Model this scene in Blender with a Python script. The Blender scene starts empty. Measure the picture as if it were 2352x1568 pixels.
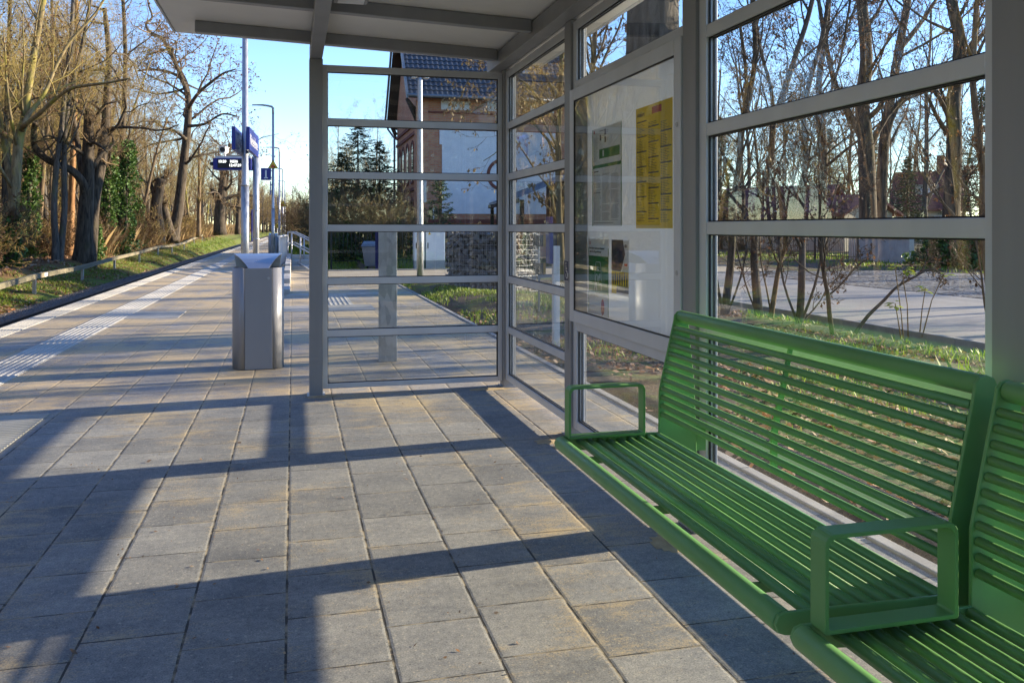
import bpy, math, random
import numpy as np
from mathutils import Vector, Matrix, Quaternion

R = random.Random(11)
sc = bpy.context.scene
COL = sc.collection
PI = math.pi
rad = math.radians

# ------------------------------------------------------------------ survey helper
# a sight line of the survey camera (station 0,0,1.24) turned into a real point at depth t
def at(px, py, t):
    u = (px - 1176) / 1979; v = (524 - py) / 1979
    return Vector(((.9692 * u + .2464) * t, (.9692 - .2464 * u) * t, 1.24 + v * t))
def onz(px, py, z=0.0):
    return at(px, py, (z - 1.24) * 1979 / (524 - py))

# ------------------------------------------------------------------ objects
def tag(o, label=None, cat=None, group=None, kind=None):
    if label: o['label'] = label
    if cat: o['category'] = cat
    if group: o['group'] = group
    if kind: o['kind'] = kind
    return o
def thing(name, label, cat, loc=(0, 0, 0), rz=0.0, group=None):
    o = bpy.data.objects.new(name, None); COL.objects.link(o)
    o.empty_display_size = .1
    o.location = loc; o.rotation_euler = (0, 0, rz)
    return tag(o, label, cat, group)
def copy_tree(o, parent=None):
    c = o.copy(); COL.objects.link(c); c.parent = parent
    for ch in list(o.children): copy_tree(ch, c)
    return c

class MB:
    """collects shapes for ONE mesh"""
    def __init__(s): s.v = []; s.f = []; s.mi = []; s.sm = []
    def add(s, vs, fs, mi=0, sm=False, M=None):
        b = len(s.v)
        if M is not None: vs = [tuple(M @ Vector(q)) for q in vs]
        s.v.extend(vs)
        for f in fs: s.f.append([i + b for i in f])
        s.mi.extend([mi] * len(fs)); s.sm.extend([sm] * len(fs))
    def box(s, a, b, mi=0, M=None):
        x0, y0, z0 = a; x1, y1, z1 = b
        if x0 > x1: x0, x1 = x1, x0
        if y0 > y1: y0, y1 = y1, y0
        if z0 > z1: z0, z1 = z1, z0
        s.add([(x0, y0, z0), (x1, y0, z0), (x1, y1, z0), (x0, y1, z0), (x0, y0, z1), (x1, y0, z1), (x1, y1, z1), (x0, y1, z1)],
              [(3, 2, 1, 0), (4, 5, 6, 7), (0, 1, 5, 4), (1, 2, 6, 5), (2, 3, 7, 6), (3, 0, 4, 7)], mi, False, M)
    def quad(s, p, mi=0): s.add([tuple(q) for q in p], [tuple(range(len(p)))], mi)
    def tube(s, pts, rs, n=8, mi=0, cap=True, sm=True):
        pts = [Vector(p) for p in pts]
        k = len(pts)
        if not hasattr(rs, '__len__'): rs = [rs] * k
        d = (pts[1] - pts[0]).normalized()
        a = d.orthogonal().normalized(); vs = []
        for i in range(k):
            if i == 0: t = pts[1] - pts[0]
            elif i == k - 1: t = pts[-1] - pts[-2]
            else: t = pts[i + 1] - pts[i - 1]
            t.normalize()
            a = (a - t * a.dot(t))
            if a.length < 1e-6: a = t.orthogonal()
            a.normalize(); b = t.cross(a)
            for j in range(n):
                c = 2 * PI * j / n
                q = pts[i] + (a * math.cos(c) + b * math.sin(c)) * rs[i]
                vs.append((q.x, q.y, q.z))
        fs = []
        for i in range(k - 1):
            for j in range(n):
                fs.append((i * n + j, i * n + (j + 1) % n, (i + 1) * n + (j + 1) % n, (i + 1) * n + j))
        base = len(s.v); s.add(vs, fs, mi, sm)
        if cap and n > 2:
            s.f.append([base + j for j in range(n)][::-1]); s.mi.append(mi); s.sm.append(False)
            s.f.append([base + (k - 1) * n + j for j in range(n)]); s.mi.append(mi); s.sm.append(False)
    def prism(s, poly, vec, mi=0, sm=False):
        """planar polygon (3d points) swept by vec"""
        n = len(poly); vec = Vector(vec)
        vs = [tuple(p) for p in poly] + [tuple(Vector(p) + vec) for p in poly]
        s.add(vs, [tuple(range(n))[::-1], tuple(range(n, 2 * n))] , mi, False)
        b = len(s.v) - 2 * n
        for i in range(n):
            j = (i + 1) % n
            s.f.append([b + i, b + j, b + n + j, b + n + i]); s.mi.append(mi); s.sm.append(sm)
    def lathe(s, prof, n=24, c=(0, 0, 0), mi=0):
        vs = []; k = len(prof)
        for (r, z) in prof:
            for j in range(n):
                a = 2 * PI * j / n
                vs.append((c[0] + r * math.cos(a), c[1] + r * math.sin(a), c[2] + z))
        fs = [(i * n + j, i * n + (j + 1) % n, (i + 1) * n + (j + 1) % n, (i + 1) * n + j) for i in range(k - 1) for j in range(n)]
        s.add(vs, fs, mi, True)
    def text(s, txt, size, M, mi=0, align='LEFT', depth=.0008, bold=0.0, sx=1.0):
        cu = bpy.data.curves.new('lettering', 'FONT'); cu.body = txt; cu.size = size; cu.align_x = align
        cu.extrude = depth; cu.resolution_u = 3; cu.offset = bold
        ob = bpy.data.objects.new('lettering', cu); COL.objects.link(ob)
        bpy.context.view_layer.update()
        me = bpy.data.meshes.new_from_object(ob.evaluated_get(bpy.context.evaluated_depsgraph_get()))
        bpy.data.objects.remove(ob); bpy.data.curves.remove(cu)
        s.add([(q.co.x * sx, q.co.y, q.co.z) for q in me.vertices], [tuple(p.vertices) for p in me.polygons], mi, False, M)
        bpy.data.meshes.remove(me)
    def mesh(s, name, mats):
        me = bpy.data.meshes.new(name)
        me.from_pydata(s.v, [], s.f)
        if not isinstance(mats, (list, tuple)): mats = [mats]
        for m in mats: me.materials.append(m)
        me.polygons.foreach_set('material_index', s.mi)
        me.polygons.foreach_set('use_smooth', s.sm)
        me.update()
        return me
    def build(s, name, mats, parent=None, bevel=0.0, loc=None):
        o = bpy.data.objects.new(name, s.mesh(name, mats)); COL.objects.link(o)
        o.parent = parent
        if loc is not None: o.location = loc
        if bevel:
            m = o.modifiers.new('edge', 'BEVEL'); m.width = bevel; m.segments = 2; m.limit_method = 'ANGLE'; m.angle_limit = rad(50)
        return o

def frame_M(origin, right, up):
    """matrix that puts text (x right, y up, z towards the reader) on a face"""
    r = Vector(right).normalized(); u = Vector(up).normalized(); n = r.cross(u)
    return Matrix(((r.x, u.x, n.x, origin[0]), (r.y, u.y, n.y, origin[1]), (r.z, u.z, n.z, origin[2]), (0, 0, 0, 1)))

# ------------------------------------------------------------------ materials
class NT:
    def __init__(s, name):
        s.m = bpy.data.materials.new(name); s.m.use_nodes = True
        s.t = s.m.node_tree; s.N = s.t.nodes; s.L = s.t.links; s.N.clear()
        s.out = s.N.new('ShaderNodeOutputMaterial')
    def n(s, typ, **kw):
        o = s.N.new('ShaderNode' + typ)
        for k, v in kw.items(): setattr(o, k, v)
        return o
    def put(s, sock, v):
        if v is None: return
        if hasattr(v, 'is_output') or hasattr(v, 'links'): s.L.new(v, sock)
        else:
            if sock.type == 'RGBA' and len(v) == 3: v = (*v, 1)
            sock.default_value = v
    def mth(s, op, a, b=None, c=None, clamp=False):
        o = s.n('Math', operation=op, use_clamp=clamp)
        for i, v in enumerate((a, b, c)):
            if v is not None: s.put(o.inputs[i], v)
        return o.outputs[0]
    def mix(s, f, a, b, mode='MIX'):
        o = s.n('Mix', data_type='RGBA', blend_type=mode)
        s.put(o.inputs[0], f); s.put(o.inputs[6], a); s.put(o.inputs[7], b)
        return o.outputs[2]
    def ramp(s, f, stops, interp='LINEAR'):
        o = s.n('ValToRGB'); o.color_ramp.interpolation = interp
        e = o.color_ramp.elements
        while len(e) < len(stops): e.new(.5)
        for i, (p, c) in enumerate(stops):
            e[i].position = p
            e[i].color = (c, c, c, 1) if not hasattr(c, '__len__') else (*c, 1)
        s.put(o.inputs[0], f); return o.outputs[0]
    def noise(s, vec, scale, detail=4, rough=.55, dist=0.0):
        o = s.n('TexNoise'); s.put(o.inputs['Vector'], vec)
        o.inputs['Scale'].default_value = scale; o.inputs['Detail'].default_value = detail
        o.inputs['Roughness'].default_value = rough; o.inputs['Distortion'].default_value = dist
        return o.outputs[0]
    def vor(s, vec, scale, feature='F1', out=0):
        o = s.n('TexVoronoi', feature=feature); s.put(o.inputs['Vector'], vec); o.inputs['Scale'].default_value = scale
        return o.outputs[out]
    def scaled(s, vec, sc_):
        o = s.n('Mapping'); s.put(o.inputs[0], vec); o.inputs['Scale'].default_value = sc_
        return o.outputs[0]
    def pos(s): return s.n('NewGeometry').outputs['Position']
    def island(s): return s.n('NewGeometry').outputs['Random Per Island']
    def obj(s): return s.n('TexCoord').outputs['Object']
    def sep(s, v):
        o = s.n('SeparateXYZ'); s.put(o.inputs[0], v); return o.outputs
    def comb(s, x, y, z):
        o = s.n('CombineXYZ')
        for i, v in enumerate((x, y, z)): s.put(o.inputs[i], v)
        return o.outputs[0]
    def bump(s, h, strength=.3, dist=.01):
        o = s.n('Bump'); s.put(o.inputs['Height'], h); o.inputs['Strength'].default_value = strength; o.inputs['Distance'].default_value = dist
        return o.outputs[0]
    def fin(s, col, rough=.6, metal=0.0, normal=None, spec=.5, emis=None, estr=0, coat=0, trans=None):
        p = s.n('BsdfPrincipled')
        s.put(p.inputs['Base Color'], col); s.put(p.inputs['Roughness'], rough); s.put(p.inputs['Metallic'], metal)
        p.inputs['Specular IOR Level'].default_value = spec
        if normal is not None: s.put(p.inputs['Normal'], normal)
        if emis is not None: s.put(p.inputs['Emission Color'], emis); p.inputs['Emission Strength'].default_value = estr
        if coat: p.inputs['Coat Weight'].default_value = coat
        sh = p.outputs[0]
        if trans is not None:     # thin leaves let some light through
            tr = s.n('BsdfTranslucent'); s.put(tr.inputs[0], col)
            mx = s.n('MixShader'); mx.inputs[0].default_value = trans
            s.L.new(sh, mx.inputs[1]); s.L.new(tr.outputs[0], mx.inputs[2]); sh = mx.outputs[0]
        s.L.new(sh, s.out.inputs[0]); return s.m

def simple(name, c1, c2=None, scale=6, rough=.55, metal=0.0, bump=0.0, bscale=60, spec=.5, stretch=(1, 1, 1), detail=5, coord='obj', bdist=.004, rvar=.12, coat=0):
    t = NT(name); v = t.obj() if coord == 'obj' else t.pos(); v = t.scaled(v, stretch)
    if c2 is None: c2 = tuple(x * .82 for x in c1)
    f = t.ramp(t.noise(v, scale, detail), [(.3, 0.0), (.7, 1.0)])
    col = t.mix(f, c1, c2)
    nz = None
    if bump: nz = t.bump(t.noise(v, bscale, 4), bump, bdist)
    rg = t.mth('ADD', rough - rvar / 2, t.mth('MULTIPLY', t.noise(v, scale * 2.3, 3), rvar))
    return t.fin(col, rg, metal, nz, spec, coat=coat)

def leafmat(name, cols, rough=.6, trans=.35):
    t = NT(name)
    n = len(cols)
    c = t.ramp(t.island(), [(i / max(1, n - 1), c) for i, c in enumerate(cols)])
    return t.fin(c, rough, trans=trans)

MT = {}
MT['steel'] = simple('grey_painted_steel', (.325, .33, .34), (.27, .275, .285), 5, .42, .15, .05, 300, rvar=.14, stretch=(1, 1, .12))
MT['alu'] = simple('light_aluminium', (.66, .68, .71), (.58, .60, .63), 5, .4, .15, stretch=(1, 1, .3))
MT['soffit'] = simple('roof_soffit', (.84, .83, .79), (.76, .75, .715), 2.2, .5, .1, rvar=.2)
MT['rubber'] = simple('black_gasket', (.012, .012, .013), None, 5, .6)
MT['green'] = simple('green_powder_coat', (.158, .375, .115), (.125, .31, .092), 3.5, .46, 0, .05, 420, rvar=.16, detail=8)
MT['galv'] = None
def _galv():
    t = NT('galvanised_steel'); v = t.obj()
    f = t.vor(t.scaled(v, (1, 1, .45)), 26, 'F1', 1)
    g = t.n('RGBToBW'); t.put(g.inputs[0], f)
    big = t.noise(t.scaled(v, (1, 1, .25)), 3.5, 4)
    fac = t.mth('ADD', t.mth('MULTIPLY', g.outputs[0], .5), t.mth('MULTIPLY', big, .6))
    col = t.ramp(fac, [(.15, (.30, .32, .34)), (.85, (.56, .58, .60))])
    return t.fin(col, t.mth('ADD', .36, t.mth('MULTIPLY', g.outputs[0], .16)), .75)
MT['galv'] = _galv()
MT['bin'] = simple('bin_grey_metal', (.34, .345, .36), (.31, .315, .33), 2, .42, .15, .02, 200, stretch=(1, 1, .1), rvar=.14)
MT['blue'] = simple('sign_blue', (.012, .022, .22), (.012, .02, .19), 2, .35)
MT['white'] = simple('white_paint', (.78, .78, .76), (.70, .70, .68), 3, .45)
MT['black'] = simple('black_plastic', (.012, .012, .014), None, 4, .4)
MT['yellow'] = simple('sign_yellow', (.74, .47, .02), (.68, .42, .02), 3, .45)
MT['red'] = simple('red_print', (.58, .025, .03), None, 3, .5)
MT['paper'] = simple('white_paper', (.72, .73, .74), (.66, .67, .69), 5, .6)
MT['ypaper'] = simple('yellow_paper', (.95, .66, .006), (.92, .60, .006), 4, .55, bump=.15, bscale=6, bdist=.01)
MT['gpaper'] = simple('green_print', (.02, .22, .045), None, 4, .55)
MT['ink'] = simple('grey_ink', (.07, .07, .08), None, 4, .7)
MT['ink2'] = simple('light_ink', (.40, .40, .42), None, 4, .7)
MT['navy'] = simple('navy_print', (.03, .032, .075), None, 4, .5)
MT['skin'] = simple('print_flesh', (.42, .24, .16), None, 4, .6)
MT['concrete'] = simple('light_concrete', (.47, .46, .43), (.36, .355, .335), 3, .8, 0, .25, 120, coord='pos', spec=.3)
MT['edging'] = simple('edging_concrete', (.36, .35, .33), (.26, .25, .235), 5, .85, 0, .4, 90, coord='pos', spec=.3)

def _glass():
    t = NT('clear_glass')
    lw = t.n('LayerWeight'); lw.inputs[0].default_value = .5
    f5 = t.mth('POWER', lw.outputs['Facing'], 5.0)
    fac = t.mth('ADD', .043, t.mth('MULTIPLY', f5, .9), clamp=True)
    # faint dust on the panes
    d = t.ramp(t.noise(t.scaled(t.pos(), (3, 3, 1.0)), 2.2, 6, .65), [(.52, 0.0), (.85, .018)])
    tr = t.n('BsdfTransparent'); tr.inputs[0].default_value = (.955, .972, .965, 1)
    gl = t.n('BsdfGlossy'); gl.inputs['Roughness'].default_value = 0.0; gl.inputs[0].default_value = (1, 1, 1, 1)
    st_ = t.ramp(t.noise(t.scaled(t.pos(), (26, 26, .7)), 1.0, 5, .6), [(.60, 0.0), (.80, .03)])
    d = t.mth('ADD', d, st_)
    df = t.n('BsdfDiffuse'); df.inputs[0].default_value = (.7, .7, .7, 1)
    m1 = t.n('MixShader'); t.put(m1.inputs[0], fac); t.L.new(tr.outputs[0], m1.inputs[1]); t.L.new(gl.outputs[0], m1.inputs[2])
    m2 = t.n('MixShader'); t.put(m2.inputs[0], d); t.L.new(m1.outputs[0], m2.inputs[1]); t.L.new(df.outputs[0], m2.inputs[2])
    t.L.new(m2.outputs[0], t.out.inputs[0]); return t.m
MT['glass'] = _glass()
def _opal(name, c, f):
    t = NT(name); p = t.n('BsdfPrincipled'); p.inputs['Base Color'].default_value = (*c, 1); p.inputs['Roughness'].default_value = .5
    tr = t.n('BsdfTranslucent'); tr.inputs[0].default_value = (*c, 1); mx = t.n('MixShader'); mx.inputs[0].default_value = f
    t.L.new(p.outputs[0], mx.inputs[1]); t.L.new(tr.outputs[0], mx.inputs[2]); t.L.new(mx.outputs[0], t.out.inputs[0]); return t.m
MT['paper'] = _opal('white_paper', (.92, .93, .95), .14)
MT['opal'] = _opal('opal_white_board', (.86, .90, .97), .17)

def _paver():
    t = NT('concrete_pavers'); p = t.pos(); x, y, z = t.sep(p)
    xs = t.mth('DIVIDE', t.mth('ADD', x, 30.02), .30)
    ci = t.mth('FLOOR', xs); fx = t.mth('MULTIPLY', t.mth('FRACT', xs), .30)
    w1 = t.n('TexWhiteNoise', noise_dimensions='1D'); t.put(w1.inputs['W'], ci)
    off = t.mth('ADD', t.mth('MULTIPLY', ci, .5), t.mth('MULTIPLY', w1.outputs[0], .42))
    ys = t.mth('ADD', t.mth('DIVIDE', t.mth('ADD', y, 40), .343), off)
    ri = t.mth('FLOOR', ys); fy = t.mth('MULTIPLY', t.mth('FRACT', ys), .343)
    w2 = t.n('TexWhiteNoise', noise_dimensions='3D'); t.put(w2.inputs[0], t.comb(ci, ri, 0.0))
    rv = w2.outputs[0]
    wob = t.mth('MULTIPLY', t.mth('SUBTRACT', t.noise(p, 22, 3), .5), .006)
    dx = t.mth('ADD', t.mth('MINIMUM', fx, t.mth('SUBTRACT', .30, fx)), wob)
    dy = t.mth('ADD', t.mth('MINIMUM', fy, t.mth('SUBTRACT', .343, fy)), wob)
    jx = t.mth('LESS_THAN', dx, .0040); jy = t.mth('LESS_THAN', dy, .0032)
    joint = t.mth('MAXIMUM', jx, jy)
    edge = t.ramp(t.mth('MINIMUM', dx, dy), [(0.0, 0.0), (.012, 1.0)])
    base = t.ramp(rv, [(0.0, (.185, .186, .188)), (.5, (.22, .22, .219)), (1.0, (.26, .259, .256))])
    cloud = t.noise(t.scaled(p, (1, 1.6, 1)), 3.6, 7, .68)
    base = t.mix(t.ramp(cloud, [(.34, 0.0), (.66, 1.0)]), t.mix(1.0, base, (.82, .83, .85), 'MULTIPLY'), t.mix(1.0, base, (1.18, 1.165, 1.13), 'MULTIPLY'))
    speck = t.noise(p, 190, 3, .7)
    base = t.mix(t.ramp(speck, [(.30, .0), (.48, .55), (.70, 1.0)]), t.mix(1.0, base, (.62, .63, .65), 'MULTIPLY'), t.mix(1.0, base, (1.5, 1.48, 1.42), 'MULTIPLY'))
    mott = t.noise(p, 34, 5, .78)
    base = t.mix(t.ramp(mott, [(.33, 0.0), (.67, 1.0)]), t.mix(1.0, base, (.74, .75, .77), 'MULTIPLY'), t.mix(1.0, base, (1.2, 1.19, 1.15), 'MULTIPLY'))
    grit = t.noise(p, 75, 2, .6)
    base = t.mix(t.ramp(grit, [(.62, 0.0), (.72, .85)]), base, (.50, .45, .36))
    base = t.mix(t.ramp(grit, [(.27, .8), (.36, 0.0)]), base, (.07, .07, .075))
    gum = t.ramp(t.vor(t.scaled(p, (1, 1, 0)), 1.55, 'F1', 0), [(.022, 1.0), (.045, 0.0)])
    base = t.mix(gum, base, (.075, .075, .078))
    gum2 = t.ramp(t.vor(t.scaled(p, (1.07, .93, 0)), 2.3, 'F1', 0), [(.012, .9), (.024, 0.0)])
    base = t.mix(gum2, base, (.48, .47, .44))
    stain = t.ramp(t.noise(p, 1.7, 5, .6), [(.32, .65), (.48, 0.0)])
    base = t.mix(stain, base, t.mix(1.0, base, (.6, .62, .66), 'MULTIPLY'))
    # fine jointing sand swept over the slabs
    fary = t.ramp(t.mth('DIVIDE', y, 24.0), [(.20, 0.0), (.34, .80), (1.0, .90)])
    big = t.noise(t.scaled(p, (1.1, .8, 1)), 1.15, 4, .55)
    fine = t.noise(p, 95, 4, .75)
    med = t.noise(t.scaled(p, (1, 2.4, 1)), 5.5, 6, .7)
    lvl = t.mth('ADD', t.mth('MULTIPLY', big, .62), t.mth('ADD', t.mth('MULTIPLY', med, .42), t.mth('MULTIPLY', fary, .16)))
    lvl = t.mth('ADD', lvl, t.mth('MULTIPLY', t.mth('SUBTRACT', fine, .5), .42))
    nearj = t.ramp(t.mth('MINIMUM', dx, dy), [(.004, .05), (.045, 0.0)])
    sand = t.ramp(t.mth('ADD', lvl, nearj), [(.565, 0.0), (.72, .85)])
    sandc = t.mix(fine, (.44, .33, .17), (.62, .48, .27))
    jn = t.noise(p, 9, 4, .6)
    jcol = t.mix(t.ramp(t.mth('ADD', jn, t.mth('MULTIPLY', fary, .12)), [(.47, 0.0), (.60, 1.0)]), (.045, .042, .038), (.32, .27, .185))
    col = t.mix(sand, base, sandc)
    col = t.mix(joint, col, jcol)
    h = t.mth('ADD', t.mth('MULTIPLY', edge, .9), t.mth('ADD', t.mth('MULTIPLY', speck, .22), t.mth('MULTIPLY', rv, .35)))
    return t.fin(col, t.mth('SUBTRACT', .88, t.mth('MULTIPLY', speck, .22)), 0, t.bump(h, .55, .004), .35)
MT['paver'] = _paver()

def _ground():
    t = NT('earth_and_turf'); p = t.pos(); x, y, z = t.sep(p)
    big = t.noise(p, .55, 5, .6); mid = t.noise(p, 3.2, 6, .65); fine = t.noise(p, 34, 5, .7)
    soil = t.mix(mid, (.055, .042, .030), (.135, .105, .075))
    soil = t.mix(t.ramp(fine, [(.45, 0.0), (.72, .8)]), soil, (.23, .18, .125))
    litter = t.mix(t.ramp(t.noise(p, 11, 6, .75), [(.35, 0.0), (.65, 1.0)]), (.075, .045, .024), (.21, .125, .055))
    turf = t.mix(t.ramp(mid, [(.35, 0.0), (.65, 1.0)]), (.06, .10, .016), (.14, .20, .03))
    turf = t.mix(t.ramp(t.noise(p, 2.1, 5, .7), [(.47, 0.0), (.6, .85)]), turf, litter)
    # woodland litter beyond the barrier, turf on the track verge, bare soil by the shelter
    xw = t.mth('ADD', x, t.mth('MULTIPLY', t.mth('SUBTRACT', big, .5), 2.6))
    col = t.mix(t.ramp(t.mth('ADD', t.mth('MULTIPLY', xw, .05), .5), [(.020, 0.0), (.050, 1.0)]), litter, turf)
    right = t.mth('GREATER_THAN', x, 1.5)
    rsoil = t.mix(t.ramp(t.noise(p, .9, 5, .65), [(.50, 0.0), (.60, .8)]), soil, turf)
    col = t.mix(right, col, rsoil)
    return t.fin(col, .92, 0, t.bump(t.mth('ADD', fine, t.mth('MULTIPLY', mid, 1.5)), .7, .03), .2)
MT['ground'] = _ground()

def _asphalt():
    t = NT('worn_asphalt'); p = t.pos()
    c = t.mix(t.ramp(t.noise(t.scaled(p, (1, .25, 1)), 1.3, 5, .6), [(.35, 0.0), (.7, 1.0)]), (.25, .238, .22), (.34, .322, .295))
    c = t.mix(t.ramp(t.noise(p, 160, 3, .7), [(.4, 0.0), (.7, .6)]), c, (.26, .25, .24))
    c = t.mix(t.ramp(t.noise(p, .8, 6, .7), [(.58, 0.0), (.74, .5)]), c, (.22, .19, .15))
    return t.fin(c, .85, 0, t.bump(t.noise(p, 120, 3), .4, .004), .3)
MT['asphalt'] = _asphalt()
def _cobble():
    t = NT('granite_cobbles'); p = t.pos()
    d = t.vor(t.scaled(p, (1, 1, 0)), 6.0, 'DISTANCE_TO_EDGE')
    cc = t.vor(t.scaled(p, (1, 1, 0)), 6.0, 'F1', 1); g = t.n('RGBToBW'); t.put(g.inputs[0], cc)
    c = t.mix(g.outputs[0], (.10, .097, .095), (.36, .345, .325))
    m = t.ramp(d, [(.03, 0.0), (.16, 1.0)])
    c = t.mix(m, (.05, .042, .032), c)
    return t.fin(c, .75, 0, t.bump(m, .9, .025), .35)
MT['cobble'] = _cobble()
def _ballast():
    t = NT('track_ballast'); p = t.pos()
    cc = t.vor(p, 22, 'F1', 1); g = t.n('RGBToBW'); t.put(g.inputs[0], cc)
    d = t.vor(p, 22, 'F1', 0)
    c = t.mix(g.outputs[0], (.055, .05, .05), (.19, .17, .155))
    return t.fin(c, .9, 0, t.bump(t.mth('SUBTRACT', 1.0, d), 1.0, .05), .3)
MT['ballast'] = _ballast()
def _pathm():
    t = NT('sandy_pavement'); p = t.pos()
    c = t.mix(t.ramp(t.noise(p, 1.4, 6, .65), [(.35, 0.0), (.7, 1.0)]), (.33, .28, .21), (.46, .40, .30))
    c = t.mix(t.ramp(t.noise(p, 80, 3, .7), [(.4, 0.0), (.7, .4)]), c, (.22, .20, .17))
    return t.fin(c, .9, 0, t.bump(t.noise(p, 60, 3), .3, .004), .2)
MT['path'] = _pathm()
MT['tactile'] = simple('white_tactile_concrete', (.46, .445, .40), (.34, .33, .29), 3, .8, 0, .3, 150, coord='pos', spec=.3, detail=8)

def _bark(name, dark, lightc, moss=None, mossamt=.5, sc_=9):
    t = NT(name); v = t.obj(); s = t.scaled(v, (1, 1, .16))
    n1 = t.noise(s, sc_, 6, .65, .6); n2 = t.noise(t.scaled(v, (1, 1, .4)), 2.1, 4)
    c = t.mix(t.ramp(n1, [(.33, 0.0), (.64, 1.0)]), dark, lightc)
    if moss: c = t.mix(t.ramp(n2, [(mossamt, 0.0), (mossamt + .16, .85)]), c, moss)
    return t.fin(c, .9, 0, t.bump(n1, .9, .03), .2)
MT['bark_dark'] = _bark('dark_furrowed_bark', (.024, .020, .016), (.125, .10, .072), (.06, .065, .022), .60)
MT['bark_brown'] = _bark('brown_bark', (.065, .047, .030), (.24, .175, .105), (.16, .15, .04), .58)
MT['bark_moss'] = _bark('mossy_bark', (.10, .08, .042), (.29, .23, .125), (.27, .25, .04), .50)
MT['bark_pine'] = _bark('reddish_pine_bark', (.16, .08, .035), (.38, .215, .10), None)
MT['bark_grey'] = _bark('grey_bark', (.045, .040, .035), (.155, .135, .112), (.10, .105, .05), .58)
MT['bark_big'] = _bark('deep_ridged_bark', (.022, .02, .018), (.15, .13, .105), None, .5, 14)
def _twig(name, a, b):
    t = NT(name); c = t.mix(t.ramp(t.noise(t.obj(), .8, 3), [(.35, 0.0), (.65, 1.0)]), a, b)
    return t.fin(c, .8, 0, None, .25)
MT['twig_gold'] = _twig('golden_twigs', (.28, .215, .07), (.40, .31, .10))
MT['twig_brown'] = _twig('brown_twigs', (.15, .10, .055), (.25, .175, .09))
MT['twig_olive'] = _twig('olive_twigs', (.12, .105, .048), (.22, .19, .085))
MT['twig_dark'] = _twig('dark_twigs', (.060, .044, .032), (.115, .085, .060))
MT['dryleaf'] = leafmat('dry_brown_leaves', [(.07, .038, .024), (.13, .065, .034), (.10, .052, .028), (.24, .11, .04)])
MT['catkin'] = leafmat('tan_catkins', [(.20, .14, .06), (.34, .25, .11), (.15, .095, .045)])
MT['ivy'] = leafmat('ivy_leaves', [(.022, .066, .012), (.06, .14, .024), (.13, .22, .04), (.032, .085, .014)], .6, .25)
MT['needle'] = leafmat('conifer_needles', [(.012, .035, .014), (.03, .065, .022), (.05, .085, .028)], .6, .15)
MT['pineneedle'] = leafmat('pine_needles', [(.03, .062, .022), (.065, .115, .04), (.10, .145, .045)], .6, .2)
MT['bushleaf'] = leafmat('evergreen_shrub_leaves', [(.015, .04, .012), (.04, .085, .02), (.09, .125, .035)], .5, .25)
MT['springleaf'] = leafmat('yellow_green_leaves', [(.30, .42, .03), (.42, .50, .04), (.22, .36, .03)], .5, .5)
MT['grass'] = leafmat('grass_blades', [(.09, .17, .014), (.18, .28, .022), (.28, .37, .04), (.14, .22, .018), (.30, .27, .09)], .55, .4)
MT['litter'] = leafmat('fallen_leaves', [(.16, .075, .03), (.30, .15, .06), (.42, .27, .15), (.10, .055, .03), (.50, .36, .24), (.36, .13, .03)], .7, .2)
# ================================================================== terrain
def sstep(a, b, x):
    t = min(1, max(0, (x - a) / (b - a))); return t * t * (3 - 2 * t)
def lerp(a, b, f): return a + (b - a) * f
def wob(x, y): return (math.sin(x * 1.7 + y * .6) + math.sin(x * .55 - y * 1.13 + 2) + math.sin(x * 2.9 + 1.7 * y + 1) * .5) / 2.5
def verge(Y): return -.80 + .0055 * max(0, min(Y, 120) - 28)
def wood(Y): return -.35 + .0075 * max(-40, min(Y, 130) - 20)
def height(x, y):
    if x < -3.6:
        if x > -6.9: return -1.06
        if x > -8: return lerp(-1.03, verge(y), sstep(-6.9, -8.0, x)) + .03 * wob(x * 2, y * 2)
        if x > -10: return lerp(verge(y), wood(y), sstep(-8.2, -10, x)) + .04 * wob(x * 2, y * 2)
        return wood(y) + .12 * wob(x * .5, y * .5) * sstep(-10, -13, x)
    if x < -.2 or (x < 2.34 and y < 22.0):
        return -.35
    if x < 2.34:                                           # grass bank behind the steps
        h = -.30 + .62 * sstep(30.5, 37, y) if y > 26 else -.3
        return h
    if y > 21.6 and y < 26.0 and x < 13: return -.12      # under the cross path
    h = -.03 + .05 * wob(x * 1.6, y * 1.6) * sstep(2.34, 2.9, x) * (1 - sstep(6, 7, x))
    h += .20 * math.exp(-((x - 3.6) / .8) ** 2 - ((y - 14.0) / 1.5) ** 2)     # spoil heap by the stone cage
    h += .13 * math.exp(-((x - 2.95) / .4) ** 2 - ((y - 17.2) / 2.0) ** 2)
    if 6.6 < x < 18.5 and y < 60: h = lerp(h, -.14, sstep(6.6, 7.1, x) * (1 - sstep(17.9, 18.5, x)))
    if y > 26 and x < 12: h += .12 * sstep(26, 34, y)
    return h
def axis(parts):
    r = []
    for a, b, s in parts:
        n = int(round((b - a) / s)); r += [a + (b - a) * i / n for i in range(n)]
    return r + [parts[-1][1]]
xs = axis([(-220, -40, 20), (-40, -14, 2), (-14, -6.8, .3), (-6.8, -3.7, .8), (-3.7, -3.5, .1), (-3.5, 2.3, .7), (2.3, 7.2, .18), (7.2, 20, .8), (20, 60, 4), (60, 220, 20)])
ys = axis([(-60, -2, 6), (-2, 20, .3), (20, 45, .6), (45, 130, 4), (130, 460, 22)])
nx, ny = len(xs), len(ys)
gv = [(x, y, height(x, y)) for y in ys for x in xs]
gf = [(j * nx + i, j * nx + i + 1, (j + 1) * nx + i + 1, (j + 1) * nx + i) for j in range(ny - 1) for i in range(nx - 1)]
m = MB(); m.add(gv, gf, 0, True); tag(m.build('ground', MT['ground']), kind='structure')

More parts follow.
